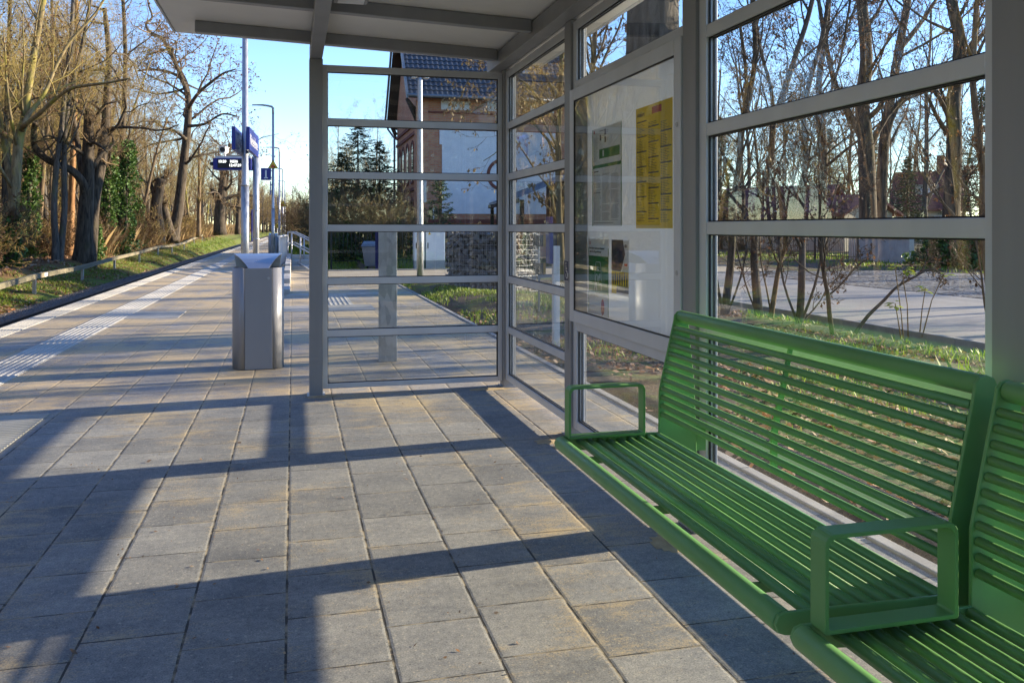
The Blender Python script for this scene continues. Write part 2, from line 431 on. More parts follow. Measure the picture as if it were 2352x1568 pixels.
# ================================================================== platform, track, paths, road
m = MB()
m.box((-3.20, -12, -1.2), (2.22, 21.9, 0)); m.box((-3.20, 21.904, -1.2), (-.2, 118, 0))
tag(m.build('platform_paving', MT['paver']), kind='structure')
m = MB(); m.box((-3.52, -12, -1.2), (-3.204, 118, .004))
for k in range(9): m.box((-3.50 + k * .034, -12, .004), (-3.482 + k * .034, 118, .008))
tag(m.build('platform_edge', MT['tactile']), kind='structure')
m = MB()
y = -6.0
while y < 21.8: m.box((2.224, y, -.3), (2.285, y + .992, .012)); y += 1.0
tag(m.build('kerb_edging', MT['edging'], bevel=.006), kind='structure')
m = MB(); m.box((-.19, 22.0, -.3), (14, 25.6, -.006)); tag(m.build('cross_path', MT['path']), kind='structure')
m = MB(); m.box((-.19, 21.91, -.3), (14, 21.99, .02)); m.box((-.19, 25.61, -.3), (14, 25.69, .03)); tag(m.build('path_kerb', MT['edging'], bevel=.005), kind='structure')

def ribs(mb, x0, x1, y0, y1, along='y', pitch=.057, w=.030, h=.006, z=.004):
    mb.box((x0, y0, .0), (x1, y1, z))
    a0, a1 = (x0, x1) if along == 'y' else (y0, y1)
    n = int((a1 - a0) / pitch)
    off = ((a1 - a0) - (n - 1) * pitch) / 2
    for k in range(n):
        c = a0 + off + k * pitch
        if along == 'y': P = [(c - w / 2, y0, z), (c + w / 2, y0, z), (c + w / 4, y0, z + h), (c - w / 4, y0, z + h)]; mb.prism(P, (0, y1 - y0, 0))
        else: P = [(x0, c + w / 2, z), (x0, c - w / 2, z), (x0, c - w / 4, z + h), (x0, c + w / 4, z + h)]; mb.prism(P, (x1 - x0, 0, 0))
m = MB()
ribs(m, -2.64, -2.24, -12, 112)
for a, b in ((4.4, 6.34),): ribs(m, -2.236, -1.57, a, b, 'x', .05, .028)
ribs(m, -2.236, -1.54, 12.7, 13.7, 'x', .06, .032)
ribs(m, -2.236, -.9, 25.4, 26.4, 'x', .06, .032)
ribs(m, -.1, 2.2, 16.3, 16.75, 'x', .075, .04)
ribs(m, -.6, 1.22, 13.2, 14.1, 'x', .075, .04)
ribs(m, .45, .95, 14.104, 16.296, 'y', .075, .04)
tag(m.build('tactile_paving', MT['tactile']), kind='structure')

# track bed and rails
m = MB(); n = 60
bx = [(-7.55, -1.06), (-7.2, -.95), (-6.75, -.90), (-3.9, -.92), (-3.53, -.92)]
bv = [(x, -20 + 480 * (j / n) ** 1.6, z) for j in range(n + 1) for x, z in bx]
m.add(bv, [(j * 5 + i, j * 5 + i + 1, (j + 1) * 5 + i + 1, (j + 1) * 5 + i) for j in range(n) for i in range(4)], 0)
tag(m.build('track_ballast', MT['ballast']), kind='structure')
MT['rust'] = simple('rusty_rail', (.085, .052, .035), (.055, .036, .026), 4, .6, .4, .2, 60, stretch=(1, .2, 1), coord='pos')
MT['railtop'] = simple('worn_rail_top', (.20, .17, .15), None, 3, .4, .8, coord='pos')
def rail(x, lab):
    m = MB()
    pr = [(-.06, -.92), (.06, -.92), (.06, -.905), (.012, -.89), (.012, -.80), (.036, -.79), (.036, -.765), (.026, -.757), (-.026, -.757), (-.036, -.765), (-.036, -.79), (-.012, -.80), (-.012, -.89), (-.06, -.905)]
    m.prism([(x + a, -20, b) for a, b in pr], (0, 480, 0))
    o = m.build('railway_rail', MT['rust'])
    tag(o, lab, 'rail')
    return o
rail(-5.95, 'rusty railway rail lying on the ballast beside the grass verge')
rail(-4.46, 'rusty railway rail hidden close under the platform edge')
m = MB()
stv, stf = [], []
for k in range(9000):
    y = 8 + 70 * R.random() ** 1.7; x = R.uniform(-7.6, -6.02) if R.random() < .85 else R.uniform(-5.8, -4.7)
    zz = -.905 if x > -6.75 else lerp(-.90, -1.0, (-6.75 - x) / .7)
    s = R.uniform(.018, .04); q = Matrix.Rotation(R.uniform(0, 6), 3, 'Z')
    oc = [Vector((s * R.uniform(.7, 1.2), 0, 0)), Vector((0, s * R.uniform(.7, 1.2), 0)), Vector((-s * R.uniform(.7, 1.2), 0, 0)), Vector((0, -s, 0)), Vector((0, 0, s * R.uniform(.5, 1))), Vector((0, 0, -s))]
    m.add([tuple(q @ v + Vector((x, y, zz))) for v in oc], [(0, 1, 4), (1, 2, 4), (2, 3, 4), (3, 0, 4), (1, 0, 5), (2, 1, 5), (3, 2, 5), (0, 3, 5)])
MT['stone'] = leafmat('ballast_stones', [(.07, .065, .06), (.16, .145, .13), (.11, .095, .085), (.22, .20, .18)], .85, 0)
tag(m.build('ballast_stones', MT['stone']), kind='stuff')

# road beyond the verge
m = MB(); m.box((7.15, -60, -.3), (11.85, 21.9, -.012)); tag(m.build('road', MT['asphalt']), kind='structure')
m = MB(); m.box((11.855, -60, -.3), (17.8, 21.9, -.004)); tag(m.build('cobbled_parking_strip', MT['cobble']), kind='structure')
m = MB(); y = -20.0
while y < 21: m.box((7.06, y, -.3), (7.145, y + .99, .03)); y += 1.0
tag(m.build('road_kerb', MT['edging'], bevel=.008), kind='structure')

# ================================================================== grass and litter (nobody could count them)
rs = np.random.RandomState(5)
def stuff_mesh(name, co, faces_per, mat_):
    """co: (n,k,3) array of n little polygons with k corners"""
    n, k, _ = co.shape
    me = bpy.data.meshes.new(name)
    me.vertices.add(n * k); me.vertices.foreach_set('co', co.reshape(-1).astype(np.float32))
    me.loops.add(n * k); me.loops.foreach_set('vertex_index', np.arange(n * k, dtype=np.int32))
    me.polygons.add(n); me.polygons.foreach_set('loop_start', np.arange(0, n * k, k, dtype=np.int32))
    me.polygons.foreach_set('loop_total', np.full(n, k, dtype=np.int32))
    me.update(); me.validate(); me.materials.append(mat_)
    o = bpy.data.objects.new(name, me); COL.objects.link(o); return o
def blades(pts, h0, h1, w0, w1):
    """pts (n,3) -> bent 4-corner blades"""
    n = len(pts); a = rs.uniform(0, 2 * PI, n); h = rs.uniform(h0, h1, n); w = rs.uniform(w0, w1, n)
    lean = rs.uniform(.1, .7, n) * h; b = a + rs.uniform(1.0, 2.1, n)
    dx, dy = np.cos(a) * w, np.sin(a) * w; lx, ly = np.cos(b) * lean, np.sin(b) * lean
    co = np.zeros((n, 4, 3))
    co[:, 0] = pts + np.stack([-dx, -dy, 0 * h - .01], 1); co[:, 1] = pts + np.stack([dx, dy, 0 * h - .01], 1)
    co[:, 2] = pts + np.stack([dx * .7 + lx * .45, dy * .7 + ly * .45, h * .62], 1); co[:, 3] = pts + np.stack([lx, ly, h], 1)
    return co
def flakes(pts, s0, s1, tilt=.5):
    n = len(pts); a = rs.uniform(0, 2 * PI, n); s = rs.uniform(s0, s1, n)
    nrm = np.stack([rs.normal(0, tilt, n), rs.normal(0, tilt, n), np.ones(n)], 1); nrm /= np.linalg.norm(nrm, axis=1)[:, None]
    u = np.stack([np.cos(a), np.sin(a), np.zeros(n)], 1); u -= nrm * (u * nrm).sum(1)[:, None]; u /= np.linalg.norm(u, axis=1)[:, None]
    v = np.cross(nrm, u); s = s[:, None]
    k = rs.uniform(.35, .7, n)[:, None]
    return np.stack([pts - u * s, pts + v * s * k, pts + u * s, pts - v * s * k], 1)
def scatter(n, x0, x1, y0, y1, clump=0.0, fx=1.0, fy=1.0, keep=None):
    x = x0 + (x1 - x0) * rs.uniform(0, 1, n) ** fx; y = y0 + (y1 - y0) * rs.uniform(0, 1, n) ** fy
    if clump:
        c = np.sin(x * 2.1 + 1.3 * np.sin(y * .9)) + np.sin(y * 1.7 + 2 * np.sin(x * 1.1)) + .6 * np.sin(x * 5 + y * 3.7)
        k = c > rs.normal(clump, .5, n); x, y = x[k], y[k]
    if keep is not None:
        k = np.array([keep(a, b) for a, b in zip(x, y)]); x, y = x[k], y[k]
    return np.array([(a, b, height(a, b)) for a, b in zip(x, y)])
co = [blades(scatter(26000, -9.6, -7.25, 26, 75, .15, 1, 1.5), .04, .13, .006, .014),
      blades(scatter(5000, -9.4, -7.2, 75, 120, -.2, 1, 1.0), .08, .2, .012, .02)]
tag(stuff_mesh('verge_grass', np.concatenate(co), 4, MT['grass']), kind='stuff')
def right_ok(x, y): return not (7.0 < x < 17.8) and not (21.8 < y < 25.8)
co = [blades(scatter(14000, 2.32, 4.4, 10.5, 21.6, -.2, .9), .03, .075, .004, .009),
      blades(scatter(9000, 4.6, 7.05, 3.5, 14, 1.45), .03, .09, .004, .009),
      blades(scatter(3000, 5.0, 6.7, 4.2, 6.6, .9), .08, .28, .005, .010),
      blades(scatter(4200, 2.7, 4.9, 2.2, 9, 1.5), .03, .10, .003, .007),
      blades(scatter(9000, 18, 25, 15, 40, -.3), .05, .14, .012, .02),
      blades(scatter(6000, 2.3, 12, 25.8, 32, -.4), .05, .16, .010, .02),
      blades(scatter(16000, -.15, 2.4, 29, 44, -1.5), .05, .13, .012, .022)]
tag(stuff_mesh('grass', np.concatenate(co), 4, MT['grass']), kind='stuff')
def lit(a, z): p = a.copy(); p[:, 2] += z; return p
n_ = 52000
yy = 48 + 160 * rs.uniform(0, 1, n_) ** 1.3; xx = -rs.uniform(9.6, 1, n_) - rs.uniform(0, 1, n_) ** 1.5 * .27 * yy
kk = xx < -9.4; xx, yy = xx[kk], yy[kk]
MT['stems'] = leafmat('dry_undergrowth', [(.26, .17, .07), (.38, .26, .10), (.20, .12, .055), (.44, .31, .14)], .8, .2)
tag(stuff_mesh('woodland_undergrowth', blades(np.array([(a, b, height(a, b)) for a, b in zip(xx, yy)]), .3, 1.7, .004, .010), 4, MT['stems']), kind='stuff')
co = [flakes(lit(scatter(9000, 2.35, 7.0, 1.5, 13, -.4), .012), .012, .045),
      flakes(lit(scatter(9000, 2.8, 6.2, 2.2, 10, -.6), .014), .012, .045),
      flakes(lit(scatter(1200, 2.3, 4.2, 9, 19, .1), .012), .012, .035),
      flakes(lit(scatter(16000, -9.8, -6.95, 24, 80, -.3, 1, 1.5), .035), .03, .075),
      flakes(lit(scatter(26000, -26, -9.0, 26, 110, -.6, .6, 1.4), .04), .04, .11, .8),
      flakes(lit(scatter(1800, 18, 26, 16, 36, .2), .03), .04, .08)]
tag(stuff_mesh('fallen_leaves', np.concatenate(co), 4, MT['litter']), kind='stuff')
# crumbs and shreds blown on the paving
pp = np.stack([rs.uniform(-2.2, 1.45, 900), 1.2 + 10 * rs.uniform(0, 1, 900) ** 1.3, np.full(900, .004)], 1)
co = flakes(pp, .003, .010, .3)
pl = np.array([(-.98, 3.02, .008), (-.62, 2.75, .008), (-1.2, 2.62, .01), (-.93, 2.93, .008), (-.74, 4.9, .008), (-.3, 5.2, .006), (-1.6, 6.9, .006), (-.55, 2.1, .006)])
co2 = flakes(pl, .012, .024, .5)
tag(stuff_mesh('windblown_leaf_bits', np.concatenate([co, co2]), 4, MT['litter']), kind='stuff')
# loose sand in the gaps round the post feet
m = MB()
for (cx, cy, sx, sy) in ((1.44, 4.80, .10, .06), (1.47, 4.66, .06, .05), (1.47, 6.48, .16, .06), (.21, 6.50, .13, .05), (1.45, 3.14, .09, .10)):
    n = 9; vs = []; 
    for j in range(n):
        for i in range(n):
            u, v = i / (n - 1) * 2 - 1, j / (n - 1) * 2 - 1
            hh = max(0, 1 - (u * u + v * v) ** .8) * .008 * R.uniform(.6, 1.4)
            vs.append((cx + u * sx * R.uniform(.94, 1.06), cy + v * sy * R.uniform(.94, 1.06), .0006 + hh))
    m.add(vs, [q for q in [(j * n + i, j * n + i + 1, (j + 1) * n + i + 1, (j + 1) * n + i) for j in range(n - 1) for i in range(n - 1)] if max(vs[k][2] for k in q) > .003], 0, True)
MT['sand'] = simple('loose_sand', (.50, .40, .25), (.36, .28, .17), 22, .95, 0, .6, 120, coord='pos', spec=.15)
tag(m.build('loose_sand', MT['sand']), kind='stuff')
# ================================================================== platform shelter
def onx(px, py, X):
    u = (px - 1176) / 1979
    return at(px, py, X / (.9692 * u + .2464))
shel = thing('platform_shelter', 'grey steel and glass waiting shelter with flat roof and horizontal glazing bars', 'shelter', (0, 0, 0))
PY = [6.58, 4.91, 3.28, 1.625, -.02, -1.66]
BARS = [.455, .845, 1.24, 1.635, 2.03]
for y in PY:
    m = MB(); m.box((1.59, y - .06, 0), (1.69, y + .06, 2.47))
    m.box((1.575, y - .075, 0), (1.70, y + .075, .008))
    p_ = m.build('post', MT['steel'], shel, .004)
    m = MB(); m.box((1.5865, y - .022, .52), (1.5895, y + .022, .70)); m.build('cover_plate', MT['steel'], p_, .001)
for y in (6.58, -1.66):
    m = MB(); m.box((.117, y - .06, 0), (.215, y + .06, 2.492)); m.box((.10, y - .075, 0), (.232, y + .075, .008))
    m.build('post', MT['steel'], shel, .004)
def roofz(x): return 2.654 - .0426 * x
# front and rear carrying beams along the shelter
m = MB(); m.box((.121, -1.9, 2.4935), (.211, 6.70, 2.605)); m.build('roof_beam', MT['steel'], shel, .004)
m = MB(); m.box((1.50, -1.9, 2.472), (1.60, 6.72, 2.575)); m.box((1.603, -1.9, 2.4725), (1.70, 6.72, 2.54)); m.build('roof_beam', MT['steel'], shel, .004)
m = MB()
def slab(mb, x0, x1, y0, y1, lo, hi, mi=0):
    P = [(x0, y0, roofz(x0) + lo), (x1, y0, roofz(x1) + lo), (x1, y0, roofz(x1) + hi), (x0, y0, roofz(x0) + hi)]
    mb.prism(P, (0, y1 - y0, 0), mi)
slab(m, -.84, 1.96, -2.0, 6.80, 0, .055)
roof = m.build('roof', MT['soffit'], shel, .003)
m = MB(); slab(m, -.853, -.8415, -2.0, 6.8, -.012, .075); slab(m, 1.962, 1.975, -2.0, 6.8, -.01, .075); m.build('roof_edge_trim', MT['alu'], roof)
for y in (6.36, 5.40, 4.46, 3.52, 2.58, 1.64, .70, -.24, -1.18):
    m = MB(); slab(m, -.66, 1.498, y - .032, y + .032, -.082, -.001); m.build('purlin', MT['steel'], roof, .005)
m = MB(); m.box((.232, 4.62, 2.575), (.43, 5.22, 2.635)); m.build('light_fixture', [MT['steel']], roof, .004)
m = MB(); m.box((.255, 4.65, 2.568), (.407, 5.19, 2.574)); m.build('light_diffuser', [MT['paper']], roof)

def bay(axis_, a, b, at_, bars, zlo=.062, zhi=2.455, top=True):
    """one glazed bay: frame with rails, black gaskets and panes"""
    fr, gk, pn = MB(), MB(), MB()
    D0, D1 = at_ - .026, at_ + .026
    def bx(mb, p0, p1, z0, z1, d0, d1):
        if axis_ == 'y': mb.box((d0, p0, z0), (d1, p1, z1))
        else: mb.box((p0, d0, z0), (p1, d1, z1))
    s = .060 if axis_ == 'y' else .034
    sn = .036 if axis_ == 'y' else .034
    bx(fr, a, a + sn, zlo, zhi, D0, D1); bx(fr, b - s, b, zlo, zhi, D0, D1)
    edges = [zlo]
    rails = [(zlo, zlo + (.048 if axis_ == 'y' else .036))] + [(z - .025, z + .025) for z in bars] + [(zhi - .05, zhi)]
    for z0, z1 in rails: bx(fr, a + sn + .0005, b - s - .0005, z0, z1, D0 + .002, D1 - .002)
    for (q0, q1), (r0, r1) in zip(rails[:-1], rails[1:]):
        z0, z1 = q1, r0; g = .005
        p0, p1 = a + sn, b - s
        for d in (at_ - .014, at_ + .006):
            bx(gk, p0, p0 + g, z0, z1, d, d + .008); bx(gk, p1 - g, p1, z0, z1, d, d + .008)
            bx(gk, p0 + g, p1 - g, z0, z0 + g, d, d + .008); bx(gk, p0 + g, p1 - g, z1 - g, z1, d, d + .008)
        bx(pn, p0 + .001, p1 - .001, z0 + .001, z1 - .001, at_ - .004, at_ + .004)
    f = fr.build('panel_frame', MT['alu'], shel, .0025)
    gk.build('gasket', MT['rubber'], f); pn.build('glass_pane', MT['glass'], f)
for k in range(5):
    y1, y0 = PY[k] - .0605, PY[k + 1] + .0605
    if k == 1:
        bay('y', y0, y1, 1.632, [], .062, .690); bay('y', y0, y1, 1.632, [], 2.054, 2.455)
    else: bay('y', y0, y1, 1.632, BARS)
bay('x', .2155, 1.589, 6.58, BARS, .046); bay('x', .2155, 1.589, -1.66, BARS)
# wheelchair pictogram on the post
m = MB(); cy, cz = 4.925, .985
m.box((1.5878, cy - .045, cz - .065), (1.5897, cy + .045, cz + .065), 0)
M = frame_M((1.5876, cy, cz), (0, -1, 0), (0, 0, 1))
ring = [(.012 + .022 * math.cos(a), -.022 + .022 * math.sin(a), 0) for a in [rad(170 + 24 * i) for i in range(10)]]
def stroke(mb, pts, w, mi, M_):
    for p, q in zip(pts[:-1], pts[1:]):
        p, q = Vector(p), Vector(q); d = (q - p).normalized(); n = Vector((-d.y, d.x, 0)) * w / 2
        mb.add([tuple(p + n), tuple(p - n), tuple(q - n), tuple(q + n), tuple(p + n + Vector((0, 0, .0006))), tuple(p - n + Vector((0, 0, .0006))), tuple(q - n + Vector((0, 0, .0006))), tuple(q + n + Vector((0, 0, .0006)))],
               [(4, 5, 6, 7), (0, 1, 5, 4), (1, 2, 6, 5), (2, 3, 7, 6), (3, 0, 4, 7)], mi, False, M_)
stroke(m, ring, .006, 1, M); stroke(m, [(-.006, .035, 0), (-.004, -.002, 0), (.016, -.004, 0), (.024, -.034, 0), (.034, -.034, 0)], .008, 1, M)
stroke(m, [(-.005, .015, 0), (.014, .013, 0)], .006, 1, M)
stroke(m, [(-.012, .045, 0), (-.001, .045, 0)], .011, 1, M)
fr = [(-.042, -.062, 0), (.042, -.062, 0), (.042, .062, 0), (-.042, .062, 0), (-.042, -.062, 0)]
stroke(m, fr, .003, 1, M)
m.build('wheelchair_sticker', [MT['navy'], MT['white']], shel)

# ================================================================== notice case between the posts
case = thing('notice_case', 'large glazed notice case with aluminium frame fixed between two shelter posts', 'notice case', (1.63, 4.095, .693))
LOC = Matrix.Translation((-1.63, -4.095, -.693))
cy0, cy1, cz0, cz1 = 3.343, 4.847, .694, 2.05
m = MB(); w = .068
for a, b, c, d in ((cy0, cy0 + w, cz0, cz1), (cy1 - w, cy1, cz0, cz1), (cy0 + w + .0005, cy1 - w - .0005, cz0, cz0 + w), (cy0 + w + .0005, cy1 - w - .0005, cz1 - w, cz1)):
    m.box((1.582, a, c), (1.60, b, d), 0, LOC)
m.build('case_frame', MT['alu'], case, .004)
m = MB()
for a, b, c, d in ((cy0, cy0 + .03, cz0, cz1), (cy1 - .03, cy1, cz0, cz1), (cy0 + .031, cy1 - .031, cz0, cz0 + .03), (cy0 + .031, cy1 - .031, cz1 - .03, cz1)):
    m.box((1.6005, a, c), (1.70, b, d), 0, LOC)
m.build('case_housing', MT['steel'], case)
m = MB(); m.box((1.684, cy0 + .032, cz0 + .032), (1.696, cy1 - .032, cz1 - .032), 0, LOC); m.build('back_board', MT['opal'], case)
m = MB(); g = .006
for a, b, c, d in ((cy0 + w, cy0 + w + g, cz0 + w, cz1 - w), (cy1 - w - g, cy1 - w, cz0 + w, cz1 - w), (cy0 + w + g, cy1 - w - g, cz0 + w, cz0 + w + g), (cy0 + w + g, cy1 - w - g, cz1 - w - g, cz1 - w)):
    m.box((1.586, a, c), (1.596, b, d), 0, LOC)
m.build('gasket', MT['rubber'], case)
m = MB(); m.box((1.589, cy0 + w + .001, cz0 + w + .001), (1.594, cy1 - w - .001, cz1 - w - .001), 0, LOC); m.build('case_glass', MT['glass'], case)

for z in (1.05, 1.68):
    m = MB(); m.tube([(1.5795 - 1.63, 3.377 - 4.095, z - .693), (1.583 - 1.63, 3.377 - 4.095, z - .693)], .011, 14); m.build('lock', MT['galv'], case)
XB = 1.682
class Sheet:
    """a poster: x runs to the reader's right (towards -Y), y up, origin bottom left"""
    def __init__(s, yl, yr, z0, z1, x=XB):
        s.w, s.h = yl - yr, z1 - z0; s.m = MB()
        s.M = frame_M((x, yl, z0), (0, -1, 0), (0, 0, 1)); s.k = 0
    def rect(s, x0, y0, x1, y1, mi, z=.0006):
        s.m.box((x0, y0, 0 if z < .0007 else .0005), (x1, y1, z), mi, s.M)
    def line(s, x0, y, x1, mi, h=.003): s.rect(x0, y, x1, y + h, mi, .0009)
    def words(s, t, size, x, y, mi, al='LEFT', bold=.0, sx=1.0):
        s.m.text(t, size, s.M @ Matrix.Translation((x, y, .0011)), mi, al, .0003, bold, sx)
    def done(s, name, mats, label, cat, group=None):
        return tag(s.m.build(name, mats), label, cat, group)
# yellow departures poster
a, b = onx(1461, 250, XB), onx(1545, 225, XB)
zt = (a.z + b.z) / 2; zb = (onx(1456, 524, XB).z + onx(1541, 525, XB).z) / 2
s = Sheet(a.y, b.y, zb, zt); s.rect(0, 0, s.w, s.h, 0)
cw = s.w / 3
for c in range(3):
    yy = s.h - .075 - .012 * c; k = 0
    while yy > .03:
        if k % 9 == (3 * c) % 9: s.line(c * cw + .012, yy, (c + 1) * cw - .010, 1, .0062); yy -= .012
        else:
            L = R.choice((.35, .5, .62, .8, .55)); s.line(c * cw + .014, yy, c * cw + .014 + .018, 1, .0026); s.line(c * cw + .038, yy, c * cw + .038 + L * (cw - .055), 1, .0022); yy -= .0078
        k += 1
s.words('Abfahrt', .030, .018, s.h - .045, 1, bold=.0006); s.rect(s.w * .46, s.h - .048, s.w * .72, s.h - .014, 2, .001)
s.done('timetable_poster', [MT['ypaper'], MT['ink'], MT['red']], 'tall yellow departures poster with black columns of train times in the notice case', 'poster')
# white regulations sheet with green rims
a, b = onx(1361, 290, XB), onx(1428, 300, XB)
zt = onx(1395, 289, XB).z; zm = onx(1395, 380, XB).z; zb = onx(1390, 519, XB).z
s = Sheet(a.y, b.y, zb, zt); W, H = s.w, s.h; ym = zm - zb
s.rect(0, 0, W, H, 0); s.rect(0, 0, .009, H, 2, .0012); s.rect(W - .009, 0, W, H, 2, .0012); s.rect(.009, ym - .006, W - .009, ym + .012, 2, .0012)
for c in range(3):
    x0 = .024 + c * (W - .04) / 3; yy = ym - .045
    while yy > .03:
        if R.random() < .1: yy -= .006
        s.line(x0, yy, x0 + R.uniform(.7, .92) * (W - .06) / 3, 3, .0021); yy -= .0052
s.line(.024, ym - .028, .10, 1, .006); s.line(.024, .016, W * .72, 1, .0024); s.line(.024, ym * .56, .13, 1, .004)
yy = H - .05
while yy > ym + .03: s.line(.024, yy, .024 + R.uniform(.04, .075), 3, .0021); yy -= .0056
s.rect(.022, H - .026, .040, H - .008, 4, .001); s.line(.12, H - .02, .20, 1, .004)
for (x, y) in ((.125, H - .072), (.20, H - .046), (.20, H - .088)): s.rect(x, y, x + .022, y + .032, 1, .001); s.line(x + .028, y + .022, x + .06, 3); s.line(x + .028, y + .012, x + .055, 3)
s.rect(.115, ym + .045, W - .028, ym + .098, 2, .001); s.rect(.17, ym + .055, .19, ym + .09, 0, .0014); s.line(.20, ym + .075, .24, 0, .004)
s.done('notice_sheet', [MT['paper'], MT['ink'], MT['gpaper'], MT['ink2'], MT['red']], 'white regulations sheet with green rims and fine grey text in the notice case', 'poster')
# lost property flyer
a, b = onx(1352, 549, XB), onx(1398, 552, XB)
zt = onx(1376, 549, XB).z; zb = onx(1370, 722, XB).z
s = Sheet(a.y, b.y, zb, zt); W, H = s.w, s.h
s.rect(0, 0, W, H, 0); s.rect(0, 0, .008, H - .05, 2, .001); s.rect(W - .008, 0, W, H - .05, 2, .001)
s.rect(.0085, H * .29, W - .0085, H * .775, 2, .001)
s.rect(.018, H - .032, .036, H - .014, 4, .001); s.words('DB', .010, .0205, H - .0265, 0)
s.words('Sie haben etwas am Bahnhof', .0165, .018, H - .058, 1, sx=.98 * W / .25, bold=.0004); s.words('oder im Zug verloren?', .0165, .018, H - .078, 1, sx=.98 * W / .25, bold=.0004)
s.line(.018, H - .089, .036, 1, .003)
Mx = s.M @ Matrix.Translation((0, 0, .0012)); cx = W * .5; q = H * .29
stroke(s.m, [(cx - .05, q + .03, 0), (cx - .05, q + .125, 0), (cx - .035, q + .175, 0), (cx + .035, q + .175, 0), (cx + .05, q + .125, 0), (cx + .05, q + .02, 0)], .003, 0, Mx)
stroke(s.m, [(cx - .05, q + .125, 0), (cx + .05, q + .125, 0)], .003, 0, Mx)
stroke(s.m, [(cx - .025 + .017 * math.cos(i * .7), q + .08 + .026 * math.sin(i * .7), 0) for i in range(10)], .0028, 0, Mx)
stroke(s.m, [(cx + .004, q + .06, 0), (cx + .006, q + .095, 0), (cx + .018, q + .095, 0), (cx + .016, q + .06, 0), (cx + .004, q + .06, 0)], .0028, 0, Mx)
stroke(s.m, [(cx - .02, q + .145, 0), (cx + .02, q + .145, 0)], .004, 0, Mx); stroke(s.m, [(cx - .014, q + .132, 0), (cx + .012, q + .132, 0)], .007, 0, Mx); stroke(s.m, [(cx + .03, q + .112, 0), (cx + .03, q + .085, 0)], .007, 0, Mx)
stroke(s.m, [(cx - .06, q + .012, 0), (cx - .05, q + .045, 0), (cx - .03, q + .05, 0), (cx - .018, q + .01, 0)], .0028, 0, Mx); stroke(s.m, [(cx + .012, q + .05, 0), (cx + .05, q + .05, 0)], .0028, 0, Mx)
for i in range(4): s.line(.02, H * .255 - i * .007, .02 + R.uniform(.09, .17), 3, .002)
pts = [(W * .72 + .026 * math.cos(2 * PI * i / 20), H * .115 + .045 * math.sin(2 * PI * i / 20), .0006) for i in range(20)]
s.m.prism([tuple(s.M @ Vector(p)) for p in pts], s.M.to_3x3() @ Vector((0, 0, .0008)), 4)
for i in range(4): s.line(W * .72 - .012, H * .115 + .02 - i * .012, W * .72 + .012, 0, .0025)
s.done('lost_property_flyer', [MT['paper'], MT['ink'], MT['gpaper'], MT['ink2'], MT['red']], 'green and white lost property flyer with outlined drawing and red oval in the notice case', 'poster')
# navy, white and yellow flyer
a, b = onx(1405, 551, XB), onx(1444, 553, XB)
zt = onx(1425, 551, XB).z; zb = onx(1424, 676, XB).z
s = Sheet(a.y, b.y, zb, zt); W, H = s.w, s.h; q = H * .42
s.rect(0, 0, W, H, 0)
P = [(0, q, .0006), (W * .56, q, .0006), (W * .80, H * .74, .0006), (W * .68, H, .0006), (0, H, .0006)]
s.m.prism([tuple(s.M @ Vector(p)) for p in P], s.M.to_3x3() @ Vector((0, 0, .0005)), 1)
s.rect(0, H * .16, W, q - .001, 2, .001); s.rect(0, 0, W * .3, H * .159, 2, .001); s.rect(W * .3 + .001, H * .03, W, H * .159, 4, .001)
s.words('NEB', .024, W * .76, H - .04, 1, bold=.0004, sx=.75); s.line(W * .74, H - .05, W * .95, 3, .002)
s.rect(W * .75, H * .53, W * .93, H * .57, 5, .001); 
for i in range(3): s.line(W * .68, H * .50 - i * .007, W * .92, 3, .002)
s.line(.014, H - .03, W * .56, 0, .005); s.line(.014, H - .045, W * .22, 0, .005); s.line(W * .26, H - .045, W * .58, 2, .005); s.line(.014, H - .060, W * .3, 2, .005); s.line(W * .34, H - .060, W * .44, 0, .005)
for i in range(8): s.line(.014, H * .76 - i * .012, W * R.uniform(.3, .5), 3, .0028)
for i in range(7):
    x = W * (.09 + .135 * i); yh = H * .33 + (.010 if i % 2 else 0)
    s.rect(x - .007, H * .165, x + .011, yh - .004, 4 if i % 3 else 1, .0014)
    s.m.prism([tuple(s.M @ Vector((x + .002 + .006 * math.cos(j), yh + .004 + .009 * math.sin(j), .0008))) for j in [2 * PI * i2 / 10 for i2 in range(10)]], s.M.to_3x3() @ Vector((0, 0, .0008)), 6)
s.done('railway_flyer', [MT['paper'], MT['navy'], MT['ypaper'], MT['ink2'], MT['ink'], MT['red'], MT['skin']], 'small navy and white flyer with a yellow band of people in the notice case', 'poster')

